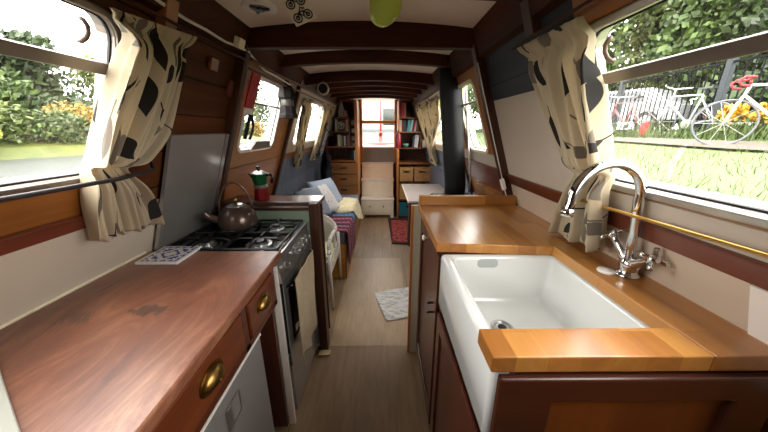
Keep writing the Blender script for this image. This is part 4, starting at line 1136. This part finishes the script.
for i, (z, c, lb) in enumerate(((1.475, '#c9c48c', 'top yellow green jar in the narrow column of left bookcase'), (1.36, '#cfcab8', 'second jar down, cream, in narrow column of left bookcase'), (1.245, '#b9b59b', 'third jar down, khaki, in the narrow column of left bookcase'), (1.16, '#c8bda0', 'lowest small jar in the narrow column of left bookcase'))):
    root = thing('jar', lb, 'jar', (-.452, YA + .12, z), 'spice jars in the narrow column')
    h = .075 if i < 3 else .06
    b = NB(); lathe(b, [(.026, 0), (.03, .004), (.03, h - .015), (.024, h - .008)], (-.452, YA + .12, z + .001), 16); obj('body', b, BM(c), root, smooth=True)
    b = NB(); lathe(b, [(.026, h - .012), (.026, h), (.003, h + .001)], (-.452, YA + .12, z + .001), 16); obj('lid', b, M['iron'] if i else M['brass'], root)
b = NB(); lathe(b, [(.03, 0), (.05, .02), (.055, .09), (.03, .16), (.018, .2), (.022, .215)], (-.62, YA + .12, 1.587), 18); single('vase', b, plain('pale vase', '#a8a39b', .35), 'pale vase standing in the top cell of left bookcase', 'vase', smooth=True)
b = NB(); lathe(b, [(.025, 0), (.03, .03), (.018, .08), (.02, .09)], (-.55, YA + .1, 1.587), 14); single('pink_figurine', b, plain('pink glaze', '#c98a86', .4), 'small pink bottle beside the pale vase in the top cell', 'bottle', smooth=True)
b = NB(); lathe(b, [(.036, 0), (.044, .006), (.048, .115), (.045, .118), (.04, .1)], (.665, YA + .06, 1.139), 20); single('plant_pot', b, M['white'], 'white pot at the right end of shelf on right bookcase', 'pot', smooth=True)
b = NB(); lathe(b, [(.025, 0), (.045, .03), (.05, .055), (.046, .056), (.04, .03)], (.37, YA + .1, 1.139), 18); single('bowl', b, plain('sea green bowl', '#5f9f8a', .3), 'small sea green bowl in the lower book cell, right bookcase', 'bowl', smooth=True)
def basket(x0, x1, z0, z1, label, mat):
    root = thing('storage_basket', label, 'basket', ((x0 + x1) / 2, YA + .15, z0), 'storage baskets in the right bookcase')
    b = NB(); plate(b, [rect(x0, x1, z0, z1), rrect((x0 + x1) / 2 - .05, (x0 + x1) / 2 + .05, z1 - .09, z1 - .06, .012)], lambda u, v, o: V((u, YA + .01 + o, v)), 0, .012); obj('front', b, mat, root)
    b = NB(); box(b, x0, x0 + .01, YA + .022, YA + .35, z0, z1); box(b, x1 - .01, x1, YA + .022, YA + .35, z0, z1); box(b, x0 + .01, x1 - .01, YA + .34, YA + .35, z0, z1); box(b, x0 + .01, x1 - .01, YA + .03, YA + .34, z0, z0 + .01)
    obj('body', b, M['navy'] if mat != M['straw'] else mat, root)
basket(.28, .495, .618, .84, 'straw basket with slot handle, upper left in right bookcase', M['straw'])
basket(.515, .765, .618, .84, 'straw basket with slot handle, upper right in right bookcase', M['straw'])
basket(.28, .51, .322, .56, 'straw basket with slot handle below the two upper ones', M['straw'])
basket(.27, .60, .03, .27, 'teal storage box on the floor of right bookcase', plain('teal felt', '#1f6f7d', .8))
# extinguisher
ex = (.243, YA - .055)
root = thing('fire_extinguisher', 'red fire extinguisher hanging beside the front door', 'extinguisher', (ex[0], ex[1], 1.13))
b = NB(); lathe(b, [(.036, 1.135), (.042, 1.145), (.042, 1.33), (.03, 1.355), (.016, 1.365)], (ex[0], ex[1], 0), 20); obj('cylinder', b, plain('extinguisher red', '#96242a', .35), root, smooth=True)
b = NB(); lathe(b, [(.014, 1.36), (.016, 1.385)], (ex[0], ex[1], 0), 12); box(b, ex[0] - .012, ex[0] + .012, ex[1] - .045, ex[1] + .02, 1.385, 1.395); box(b, ex[0] - .012, ex[0] + .012, ex[1] - .045, ex[1] + .02, 1.405, 1.413); obj('valve', b, M['iron'], root)
b = BX(ex[0] - .02, ex[0] + .02, ex[1] + .043, ex[1] + .055, 1.2, 1.3); obj('bracket', b, M['iron'], root)

# bag and cloth hanging at the far left
root = thing('handbag', 'dark leather bag with loop strap hanging at the left bookcase corner', 'bag', (-.80, 4.2, .5))
b = NB(); bmesh.ops.create_icosphere(b, subdivisions=4, radius=1)
for v in b.verts:
    x, y, z = v.co; v.co = (-.80 + x * .065, 4.16 + y * .13 * (1.1 - .25 * z), .72 + z * .2)
obj('body', b, M['navy'], root, smooth=True)
b = NB(); tube(b, [(-.80, 4.06, .84), (-.74, 4.06, .98), (-.74, 4.1, 1.04), (-.82, 4.12, 1.1), (-.82, 4.2, 1.0), (-.76, 4.24, .86), (-.79, 4.24, .8)], .014, 8); obj('strap', b, M['navy'], root, smooth=True)
b = NB(); tube(b, [wl(4.12, 1.12, .0), wl(4.12, 1.12, .06)], .006, 6); obj('hook', b, M['brass'], root)
b = NB(); plate(b, [[(4.1, 1.06), (4.3, 1.05), (4.28, 1.42), (4.16, 1.43)]], wl, .02, .035)
k = N('blue white cloth'); vo = k.n('ShaderNodeTexVoronoi', Scale=11.0); k.l(k.coord(), vo.inputs['Vector']); k.base(k.ramp(vo.outputs['Distance'], [(.2, '#2d5f9e'), (.45, '#d4dbe4')])); k.b.inputs['Roughness'].default_value = .9
single('hanging_cloth', b, k.m, 'blue and white cloth hanging on the left wall before the bookcase', 'cloth')

# table and floor things
root = thing('fold_table', 'pale topped narrow table beyond the sink worktop', 'table', (.5, 3.1, 0))
obj('table_top', BX(.266, .755, 2.70, 3.64, .70, .722), plain('pale grey table top', '#c4b8b0', .35, var=.05), root, bevel=.003)
obj('edge_band', BX(.258, .266, 2.70, 3.64, .70, .722), M['ivory'], root)
obj('leg', BX(.33, .352, 3.22, 3.42, .012, .70), M['post'], root, bevel=.003)
obj('bracket', BX(.352, .755, 3.3, 3.33, .55, .70), M['post'], root)
def rug_mat():
    k = N('red patterned rug'); c = k.n('ShaderNodeTexCoord'); sx = k.n('ShaderNodeSeparateXYZ'); k.l(c.outputs['Object'], sx.inputs[0])
    vo = k.n('ShaderNodeTexVoronoi', Scale=14.0); k.l(c.outputs['Object'], vo.inputs['Vector'])
    col = k.ramp(vo.outputs['Distance'], [(.15, '#3a2530'), (.35, '#9a3434'), (.6, '#b5564a'), (.8, '#6f2a2e')])
    e = k.math('MAXIMUM', k.math('DIVIDE', k.math('ABSOLUTE', sx.outputs['X']), .24), k.math('DIVIDE', k.math('ABSOLUTE', sx.outputs['Y']), .53))
    k.base(k.mix(k.math('GREATER_THAN', e, .86), col, '#3b2227')); k.b.inputs['Roughness'].default_value = .95; return k.m
b = NB(); hexa(b, [(.125, 3.32, .001), (.6, 3.28, .001), (.6, 4.36, .001), (.095, 4.38, .001), (.125, 3.32, .01), (.6, 3.28, .01), (.6, 4.36, .01), (.095, 4.38, .01)])
single('rug', b, rug_mat(), 'red patterned rug on the floor in front of right bookcase', 'rug')
b = NB(); G = []
for j in range(9):
    for i in range(9):
        u, v = i / 8, j / 8
        p = V((.03, 1.80, 0)) * (1 - u) * (1 - v) + V((.33, 1.87, 0)) * u * (1 - v) + V((-.075, 2.19, 0)) * (1 - u) * v + V((.24, 2.28, 0)) * u * v
        p.z = .006 + .006 * math.sin(5 * u + 2) ** 2 + .004 * math.sin(6 * v); G.append(b.verts.new(p))
for j in range(8):
    for i in range(8): b.faces.new((G[j * 9 + i], G[j * 9 + i + 1], G[j * 9 + i + 10], G[j * 9 + i + 9]))
k = N('newsprint'); no = k.n('ShaderNodeTexNoise', Scale=60.0, Detail=3.0); k.l(k.coord((.3, 1, 1)), no.inputs['Vector']); k.base(k.ramp(no.outputs['Fac'], [(.4, '#b9b7b3'), (.55, '#e9e7e3')])); k.b.inputs['Roughness'].default_value = .6
o = single('paper_sheet', b, k.m, 'white paper sheet lying on the aisle floor beside the end board', 'paper'); s = o.modifiers.new('t', 'SOLIDIFY'); s.thickness = .001
b = BX(-.415, -.34, 1.46, 1.505, .003, .012); single('wood_scrap', b, plain('pale wood', '#c9b489', .7), 'small pale wood strip on floor at foot of the divider post', 'strip')

# ------------------------------------------------------------------ outside
def foliage(bm, c, r, n, size, rng, sq=.5):
    for _ in range(n):
        d = V((rng.gauss(0, 1), rng.gauss(0, 1), rng.gauss(0, 1))).normalized()
        k = rng.random() ** sq
        p = V(c) + V((d.x * r[0], d.y * r[1], d.z * r[2])) * k
        a = V((rng.gauss(0, 1), rng.gauss(0, 1), rng.gauss(0, 1))).normalized(); q = a.orthogonal().normalized(); w = a.cross(q)
        s = size * (.6 + .8 * rng.random())
        bm.faces.new([bm.verts.new(p + q * s), bm.verts.new(p + w * s * .55), bm.verts.new(p - q * s), bm.verts.new(p - w * s * .55)])
def leafmat(name, c1, c2, c3):
    k = N(name); no = k.n('ShaderNodeTexNoise', Scale=1.1, Detail=4.0); k.l(k.coord(), no.inputs['Vector'])
    wn = k.n('ShaderNodeTexWhiteNoise', _noise_dimensions='3D'); g = k.n('ShaderNodeNewGeometry')
    fac = k.math('ADD', k.math('MULTIPLY', no.outputs['Fac'], .75), k.math('MULTIPLY', g.outputs['Random Per Island'], .3))
    k.base(k.ramp(fac, [(.3, c1), (.55, c2), (.8, c3)])); k.b.inputs['Roughness'].default_value = .6
    return k.m
LM = {'green': leafmat('mid green leaves', '#1f2c0c', '#36491a', '#566a2a'), 'olive': leafmat('olive leaves', '#2d3814', '#4c5a24', '#70783a'), 'yellow': leafmat('yellow green leaves', '#4a5415', '#747c22', '#989632'), 'rust': leafmat('autumn leaves', '#54451a', '#866c28', '#9c8032'), 'dark': leafmat('dark green leaves', '#182408', '#283a16', '#405424')}
bark = plain('bark', '#4a3d31', .9, var=.3)
def tree(name, x, y, z, h, r, mat, label, n=2600, size=.16, seed=1, group=None, blobs=7, cat='tree', low=.35):
    rng = random.Random(seed); root = thing(name, label, cat, (x, y, z), group)
    b = NB(); tube(b, [(x, y, z - .3), (x + .1 * r, y, z + h * .4), (x, y, z + h * .8)], .1, 8, rs=[.03 * h, .022 * h, .008 * h]); obj('trunk', b, bark, root, smooth=True)
    b = NB()
    for i in range(blobs):
        a = rng.random() * 6.28; q = rng.random()
        zz = z + h * (low + (1 - low) * .85 * (i + .5) / blobs); rr = r * (1 - .45 * (i / blobs))
        foliage(b, (x + math.cos(a) * rr * .45, y + math.sin(a) * rr * .45, zz), (rr * .75, rr * .75, h * .2), n // blobs, size, rng)
    obj('foliage', b, LM[mat], root)
def shrub(x, y, z, r, h, mat, label, n=900, size=.09, seed=1, group=None):
    rng = random.Random(seed); b = NB(); foliage(b, (x, y, z + h * .45), (r, r, h * .55), n, size, rng)
    return single('shrub', b, LM[mat], label, 'shrub', group)

# -- left: river and far bank
k = N('river water'); k.b.inputs['Base Color'].default_value = lin('#3f4342'); k.b.inputs['Roughness'].default_value = .3; k.b.inputs['Specular IOR Level'].default_value = .25
no = k.n('ShaderNodeTexNoise', Scale=5.0, Detail=4.0); k.l(k.coord((1, 1, 1)), no.inputs['Vector']); k.bump(no.outputs['Fac'], .5, .05)
struct('river', BX(-16.5, -1.35, -30, 60, .15, .2), k.m)
gm = leafmat('bank grass', '#2c370c', '#454d14', '#625f24')
b = NB(); n = 30; R = []
for i in range(n + 1):
    y = -30 + 90 * i / n; w = .6 * math.sin(i * 1.3)
    R.append([b.verts.new(p) for p in ((-15.2 + w, y, .1), (-16.2 + w, y, .65), (-19, y, 1.2), (-26, y, 1.6), (-70, y, 2))])
for A, B in zip(R, R[1:]):
    for k_ in range(4): b.faces.new((A[k_], A[k_ + 1], B[k_ + 1], B[k_]))
struct('far_bank', b, gm)
rng = random.Random(4)
mats = ['yellow', 'olive', 'rust', 'green', 'yellow', 'olive', 'green', 'rust', 'yellow', 'green', 'olive', 'yellow', 'green', 'rust']
pos = ['nearest the left edge of photo', 'second from the left edge', 'third from left edge', 'fourth from left edge', 'fifth from left edge', 'sixth from left edge', 'beside the left leaf curtain', 'half behind the left leaf curtain', 'in near part of small left window', 'seen in middle of the small left window', 'seen in far part of the small left window', 'seen through near half of second small window', 'seen through middle of second small window', 'farthest up the river']
nm = {'yellow': 'yellow green', 'olive': 'olive', 'rust': 'rusty brown', 'green': 'green'}
for i in range(14):
    y = 4.5 + i * 1.75 + rng.uniform(-.3, .3)
    if i > 8: y = 4.5 + 8 * 1.75 + (i - 8) * 4.2
    shrub(-16.6 - rng.random() * 1.2, y, .7, 1.35, 1.5 + rng.random() * .9, mats[i], '%s shrub on the far river bank, %s' % (nm[mats[i]], pos[i]), 1500, .13, i + 10, 'shrubs on the far river bank')
tm = ['olive', 'green', 'olive', 'green', 'dark', 'olive', 'green', 'olive', 'green', 'dark']
for i, (y, h, x) in enumerate(((4, 7.4, -25), (9, 7.2, -25), (13.5, 6.8, -24), (17.5, 6.4, -25), (22, 6.5, -25), (29, 9, -25), (36, 10, -25), (44, 12, -26), (53, 13, -26), (64, 14, -27))):
    tree('bank_tree', x, y, 1.3, h, 3.4, tm[i], '%s tree behind the far bank shrubs, %s' % ({'olive': 'olive', 'green': 'leafy green', 'dark': 'dark green'}[tm[i]], ['at far left of photo', 'second along from the left', 'in middle of the left window', 'beside the left leaf curtain', 'right of the left leaf curtain, lower', 'first in the small left window', 'second in the small left window', 'in second small window', 'farther up in second small window', 'farthest away up the river'][i]), 5000, .24, i + 50, 'trees on the far river bank', low=.15)

# -- right: grass bank, path, fence, bikes, cars, trees
PR = [(.98, .62), (1.25, .86), (2.2, .93), (3.5, 1.02), (5.0, 1.13), (6.3, 1.24), (8.5, 1.34), (12, 1.40), (60, 1.6)]
def gz(d):
    for (a, za), (b_, zb) in zip(PR, PR[1:]):
        if a <= d <= b_: return za + (zb - za) * (d - a) / (b_ - a)
    return PR[0][1]
b = NB(); R = []
ds = [.98, 1.25, 1.7, 2.2, 2.8, 3.5, 4.2, 5.0, 5.6, 6.3, 7.4, 8.5, 10, 12, 25, 60]
for i in range(41):
    y = -20 + 80 * i / 40
    R.append([b.verts.new((d, y, gz(d) + .02 * math.sin(d * 2 + i * 1.7))) for d in ds])
for A, B in zip(R, R[1:]):
    for k_ in range(len(ds) - 1): b.faces.new((A[k_], A[k_ + 1], B[k_ + 1], B[k_]))
struct('grass_bank', b, leafmat('mown bank grass', '#23340a', '#34490e', '#485a18'), smooth=True)
b = NB(); R = []
for i in range(41):
    y = -20 + 80 * i / 40
    R.append([b.verts.new((d + .12 * math.sin(i * 1.9), y, gz(d) + .035 + .02 * math.sin(d * 2 + i * 1.7))) for d in (5.0, 5.35, 5.7)])
for A, B in zip(R, R[1:]):
    for k_ in range(2): b.faces.new((A[k_], A[k_ + 1], B[k_ + 1], B[k_]))
struct('towpath', b, plain('pale towpath dirt', '#463d33', .9, var=.15))
rng = random.Random(8); b = NB()
for _ in range(9000):
    d = 1.5 + 3.4 * rng.random() ** 1.3; y = rng.uniform(-2, 14); z = gz(d) + .005
    h = rng.uniform(.04, .1) * (1 + .8 * (rng.random() < .1)); a = rng.random() * 6.28; w = .004; lx_, ly_ = rng.gauss(0, .04), rng.gauss(0, .04)
    p = V((d, y, z)); s = V((math.cos(a) * w, math.sin(a) * w, 0))
    b.faces.new([b.verts.new(p - s), b.verts.new(p + s), b.verts.new(p + V((lx_, ly_, h)))])
for _ in range(5000):
    d = rng.uniform(6.0, 6.7); y = rng.uniform(-2, 30); z = gz(d)
    h = rng.uniform(.12, .5); a = rng.random() * 6.28; w = .012; p = V((d, y, z)); s = V((math.cos(a) * w, math.sin(a) * w, 0))
    b.faces.new([b.verts.new(p - s), b.verts.new(p + s), b.verts.new(p + V((rng.gauss(0, .06), rng.gauss(0, .06), h)))])
single('grass', b, leafmat('long grass blades', '#22320a', '#34480e', '#4a541a'), 'long grass growing on the bank and under the railings', 'grass', kind='stuff')

root = thing('railing_fence', 'black upright railings beyond the towpath behind the bicycles', 'fence', (6.9, 8, 1.25))
rm_ = plain('black railing paint', '#101214', .9, 0, spec=.1)
b = NB()
FX2 = 6.9
for i in range(150):
    y = .5 + i * .13; box(b, FX2 - .009, FX2 + .009, y - .009, y + .009, 1.2, 2.85)
obj('pickets', b, rm_, root)
b = NB(); box(b, FX2 - .02, FX2 + .02, .4, 20.1, 1.36, 1.40); box(b, FX2 - .02, FX2 + .02, .4, 20.1, 2.66, 2.70); obj('rails', b, rm_, root)
for i in range(8):
    y = .9 + i * 2.6; obj('fence_post', BX(FX2 - .05, FX2 + .05, y - .05, y + .05, 1.1, 2.95), plain('slate fence post', '#252b2f', .8), root)

def bicycle(x, y, z, rz, col, bar, label, drop=True):
    root = thing('bicycle', label, 'bicycle', (x, y, z), 'bicycles against the railings')
    T = Matrix.Translation((x, y, z)) @ Matrix.Rotation(rz, 4, 'Z')
    P = lambda *a: T @ V(a)
    m = plain('bike frame ' + col, col, .35, .1, .3); bm_ = plain('bike bar ' + bar, bar, .6)
    r = .33; rear, front = (-.5, 0, r), (.5, 0, r); bb = (-.08, 0, .27); seat = (-.22, 0, .83); hd = (.36, 0, .85); hb = (.39, 0, .72)
    def T_(b, a, c, rr): tube(b, [P(*a), P(*c)], rr, 8)
    b = NB()
    for a, c in ((bb, seat), (bb, hb), (seat, hd), (hd, hb)): T_(b, a, c, .019)
    for s in (-.04, .04):
        T_(b, bb, (rear[0], s, r), .01); T_(b, (-.21, 0, .76), (rear[0], s, r), .009)
    obj('frame', b, m, root, smooth=True)
    b = NB()
    for s in (-.045, .045): tube(b, [P(hb[0], s * .6, hb[2]), P(.43, s, .6), P(front[0], s, r)], .013, 8)
    obj('fork', b, m, root, smooth=True)
    for c in (rear, front):
        b = NB(); tube(b, [P(c[0] + r * math.cos(2 * PI * k / 32), 0, c[2] + r * math.sin(2 * PI * k / 32)) for k in range(33)], .014, 6, cap=False); w = obj('wheel', b, plain('grey tyre', '#55565a', .7), root, smooth=True)
        b = NB()
        for k in range(10): tube(b, [P(*c), P(c[0] + r * math.cos(2 * PI * k / 10), 0, c[2] + r * math.sin(2 * PI * k / 10))], .0025, 4)
        obj('spokes', b, M['steel'], w)
    b = NB()
    if drop:
        tube(b, [P(hd[0], 0, hd[2]), P(hd[0] + .02, 0, hd[2] + .09)], .014, 8)
        for s in (-1, 1):
            tube(b, [P(.38, 0, .94), P(.38, s * .19, .94), P(.47, s * .21, .95), P(.52, s * .21, .9), P(.49, s * .21, .84), P(.40, s * .21, .82)], .018, 8)
    else:
        tube(b, [P(.36, 0, .85), P(.34, 0, 1.0)], .014, 8); tube(b, [P(.26, -.3, 1.02), P(.36, 0, 1.0), P(.26, .3, 1.02)], .015, 8)
    obj('handlebar', b, bm_, root, smooth=True)
    b = NB(); tube(b, [P(*seat), P(-.25, 0, .93)], .013, 8); hexa(b, [P(-.38, -.07, .93), P(-.38, .07, .93), P(-.1, .02, .94), P(-.1, -.02, .94), P(-.38, -.06, .975), P(-.38, .06, .975), P(-.1, .015, .965), P(-.1, -.015, .965)]); obj('saddle', b, M['iron'], root)
    b = NB(); tube(b, [P(bb[0], -.06, bb[2]), P(bb[0], .06, bb[2])], .09, 16); obj('chainring', b, M['steel'], root)
bicycle(5.62, 4.15, 1.17, math.radians(140), '#b5b5b5', '#8a1e26', 'white road bicycle with red bar tape by the railings at right edge')
bicycle(6.45, 6.25, 1.25, math.radians(95), '#8f9498', '#b9bcc0', 'grey bicycle leaning at railings, left of white road bicycle', False)
bicycle(6.5, 7.9, 1.25, math.radians(88), '#7d3a3a', '#a9adb0', 'dull red bicycle leaning at railings, farthest left of the three', False)
b = NB(); box(b, 6.3, 6.4, 6.95, 7.12, 1.5, 1.85); single('pannier', b, M['red'], 'bright red bag among the grey bicycles at the railings', 'bag', bevel=.04).location.z = 1.26
rng = random.Random(3)
ymat = plain('yellow flowers', '#a87c12', .6, var=.15)
for i, (y, x) in enumerate(((4.9, 6.5), (5.45, 6.55))):
    root = thing('flowering_plant', ['clump of yellow flowers right behind the white bicycle wheel', 'clump of yellow flowers left of the white bicycle wheel'][i], 'flowers', (x, y, 1.25), 'yellow flower clumps at the railings')
    b = NB(); foliage(b, (x, y, 1.5), (.16, .22, .3), 500, .05, rng); obj('leaves', b, LM['olive'], root)
    b = NB(); foliage(b, (x - .04, y, 1.68), (.16, .22, .2), 200, .06, rng); obj('flowers', b, ymat, root)

def car(x, y, z, rz, col, label, L=4.2, H=1.45, W=1.75, van=False):
    root = thing('car' if not van else 'van', label, 'car' if not van else 'van', (x, y, z))
    T = Matrix.Translation((x, y, z)) @ Matrix.Rotation(rz, 4, 'Z')
    m = plain('car paint ' + col, col, .25, .1, .6); dk = plain('car glass', '#33393f', .1)
    if van: prof = [(-L / 2, .35), (-L / 2, H), (L * .22, H), (L * .36, 1.15), (L / 2 - .05, .95), (L / 2, .6), (L / 2, .35)]
    else: prof = [(-L / 2, .35), (-L / 2, .85), (-L * .42, .95), (-L * .28, H), (L * .08, H), (L * .24, .98), (L * .46, .82), (L / 2, .6), (L / 2, .35)]
    b = NB(); A = [b.verts.new(T @ V((u, -W / 2 * (1 if v < 1.0 else .86), v))) for u, v in prof]; B = [b.verts.new(T @ V((u, W / 2 * (1 if v < 1.0 else .86), v))) for u, v in prof]
    for i in range(len(prof)):
        j = (i + 1) % len(prof); b.faces.new((A[i], A[j], B[j], B[i]))
    b.faces.new(A); b.faces.new(B[::-1]); obj('body', b, m, root, bevel=.03)
    for s in (-1, 1):
        gl = [(-L * .26, 1.0), (-L * .2, H - .1), (L * .06, H - .1), (L * .18, 1.0)] if not van else [(L * .1, 1.15), (L * .1, H - .25), (L * .2, H - .25), (L * .32, 1.15)]
        b = NB(); A = [b.verts.new(T @ V((u, s * W * .5 * (1.01 - .14 * (v - .95) / (H - .95)), v))) for u, v in gl]; B = [b.verts.new(v.co + (T.to_3x3() @ V((0, s * .01, 0)))) for v in A]
        for i in range(4): b.faces.new((A[i], A[(i + 1) % 4], B[(i + 1) % 4], B[i]))
        b.faces.new(A); b.faces.new(B[::-1]); obj('side_window', b, dk, root)
        for u in (-L * .3, L * .3):
            b = NB(); tube(b, [T @ V((u, s * W * .42, .33)), T @ V((u, s * W * .51, .33))], .33, 20); w = obj('wheel', b, M['rubber'], root)
            b = NB(); tube(b, [T @ V((u, s * W * .51, .33)), T @ V((u, s * W * .515, .33))], .19, 14); obj('hub', b, M['steel'], w)
car(9.6, 12.0, 1.38, math.radians(118), '#8b8d90', 'white car parked behind the railings on left, nearest the leaf curtain')
car(12.8, 10.2, 1.38, math.radians(120), '#5a1a20', 'dark red car parked behind the railings, beyond white car')
car(12.5, 6.2, 1.38, math.radians(115), '#6f7276', 'silver car parked behind the railings beyond white bicycle')
car(10.6, 4.6, 1.38, math.radians(112), '#8b8d90', 'white van parked behind the railings at right edge', 5.2, 2.5, 1.95, True)
for i, (x, y, h, r, mt, lb) in enumerate(((10.5, 17, 7, 2.6, 'green', 'green tree beyond railings seen just right of the right leaf curtain'), (15, 17, 9, 3.5, 'olive', 'olive tree beyond railings left of the window middle'), (14, 12, 8, 3.2, 'green', 'broad green tree in the middle of right window'), (13, 9.2, 4.2, 2.2, 'dark', 'dark bushy tree above the parked cars in right window'), (17, 9.5, 9.5, 3.4, 'olive', 'tall olive tree behind the dark bushy tree'), (18, 5, 9, 3, 'green', 'green tree at the right edge above white van'),
        (8.5, 22, 7, 3, 'green', 'bright green tree seen in small right window, nearer'), (6.5, 30, 8, 4, 'yellow', 'yellow green tree seen in small right window, farther'), (13, 30, 9, 4, 'olive', 'olive tree far beyond railings behind the right curtain'), (4.6, 34, 8, 2.6, 'green', 'green tree far up the towpath'))):
    tree('bank_tree', x, y, 1.4, h, r, mt, lb, 9000, .17, i + 80, 'trees beyond the railings', low=.2)

# -- ahead: the foredeck and a boat moored beyond
root = thing('foredeck', 'white foredeck floor outside the front door', 'deck', (-.06, 5.9, .9))
GW = plain('toned down white deck paint', '#72726e', .5)  # white darkened evenly so it does not render overexposed
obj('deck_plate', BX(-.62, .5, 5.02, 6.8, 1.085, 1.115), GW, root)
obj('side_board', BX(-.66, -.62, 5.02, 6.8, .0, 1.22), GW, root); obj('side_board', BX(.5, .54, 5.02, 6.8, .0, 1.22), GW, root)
root = thing('mooring_stud', 'red conical mooring stud on the foredeck outside front door', 'stud', (-.03, 6.1, 1.115))
b = NB(); lathe(b, [(.3, 1.06), (.29, 1.085), (.16, 1.115), (.06, 1.16), (.04, 1.22)], (-.03, 6.1, .055), 28); obj('cone', b, M['pinkred'], root, smooth=True)
b = NB(); lathe(b, [(.03, 1.2), (.03, 1.27), (.05, 1.28), (.05, 1.3), (.02, 1.31)], (-.03, 6.1, .055), 16); tube(b, [(-.09, 6.1, 1.3), (.03, 6.1, 1.3)], .014, 8); obj('stud_head', b, M['pinkred'], root, smooth=True)
b = NB(); tube(b, [(-.03, 6.5, 1.115), (-.03, 6.5, 2.15)], .022, 12); single('cover_pole', b, M['pinkred'], 'red pole standing on the foredeck behind the mooring stud', 'pole', smooth=True)
root = thing('moored_boat', 'white cabin of a boat moored ahead, seen through front door', 'boat', (-.1, 9, .3))
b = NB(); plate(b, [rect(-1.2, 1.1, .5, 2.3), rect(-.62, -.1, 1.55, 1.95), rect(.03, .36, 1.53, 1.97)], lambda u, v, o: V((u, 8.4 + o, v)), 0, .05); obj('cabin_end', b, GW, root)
b = NB(); box(b, -1.2, -1.15, 8.45, 14, .5, 2.3); box(b, 1.05, 1.1, 8.45, 14, .5, 2.3); obj('cabin_side', b, M['white'], root)
obj('roof', BX(-1.25, 1.15, 8.35, 14, 2.3, 2.34), M['white'], root); obj('hull', BX(-1.3, 1.2, 8.2, 14.2, -.1, .5), M['navy'], root)
obj('gunwale', BX(-1.22, 1.12, 8.33, 8.4, 1.36, 1.42), plain('grey gunwale', '#3f4747', .5), root)
obj('window_pane', BX(-.62, -.1, 8.42, 8.44, 1.55, 1.95), plain('pale window blind', '#66736a', .3), root)
obj('window_pane', BX(.03, .36, 8.42, 8.44, 1.53, 1.97), plain('dark window', '#1c251e', .15), root)

# ------------------------------------------------------------------ daylight
w = bpy.data.worlds.new('overcast sky'); scene.world = w; w.use_nodes = True
nt = w.node_tree; bg = nt.nodes['Background']
tc = nt.nodes.new('ShaderNodeTexCoord'); no = nt.nodes.new('ShaderNodeTexNoise'); no.inputs['Scale'].default_value = 2.2; no.inputs['Detail'].default_value = 4
rp = nt.nodes.new('ShaderNodeValToRGB'); rp.color_ramp.elements[0].position = .3; rp.color_ramp.elements[1].position = .7
rp.color_ramp.elements[0].color = (.95, .93, .9, 1); rp.color_ramp.elements[1].color = (1, .975, .935, 1)
nt.links.new(tc.outputs['Generated'], no.inputs['Vector']); nt.links.new(no.outputs['Fac'], rp.inputs['Fac']); nt.links.new(rp.outputs['Color'], bg.inputs['Color'])
bg.inputs['Strength'].default_value = SKY
sd = bpy.data.lights.new('sun', 'SUN'); sd.energy = SUN; sd.angle = math.radians(30); sd.color = (1, .96, .9)
so = bpy.data.objects.new('sun', sd); COL.objects.link(so); so.rotation_euler = (math.radians(38), 0, math.radians(60))
# sampling portals in the openings daylight comes through
def portal(name, c, nrm, sx, sy, upd):
    L = bpy.data.lights.new(name, 'AREA'); L.shape = 'RECTANGLE'; L.size = sx; L.size_y = sy; L.cycles.is_portal = True
    o = bpy.data.objects.new(name, L); COL.objects.link(o)
    z = -V(nrm).normalized(); x = V(upd).cross(z).normalized(); y = z.cross(x)
    o.matrix_world = Matrix(((x.x, y.x, z.x, c[0]), (x.y, y.y, z.y, c[1]), (x.z, y.z, z.z, c[2]), (0, 0, 0, 1)))
for side, fn_, nn, tt in (('left', wl, LNn, LT), ('right', wr, RNn, RT)):
    for ww in WIN[side]:
        portal('window_portal', fn_((ww[0] + ww[1]) / 2, (ww[2] + ww[3]) / 2, -.05), nn, ww[1] - ww[0], (ww[3] - ww[2]) * 1.06, tt)
portal('door_portal', (-.06, YF + .06, 1.5), (0, -1, 0), .6, .8, (0, 0, 1))

vs = scene.view_settings; scene.display_settings.display_device = 'sRGB'
vs.view_transform = 'Standard'; vs.look = 'None'; vs.gamma = 1; vs.use_curve_mapping = False; vs.exposure = EXPO
cy = scene.cycles; cy.max_bounces = 10; cy.diffuse_bounces = 6; cy.glossy_bounces = 4; cy.transparent_max_bounces = 12; cy.sample_clamp_indirect = 8; cy.use_denoising = True
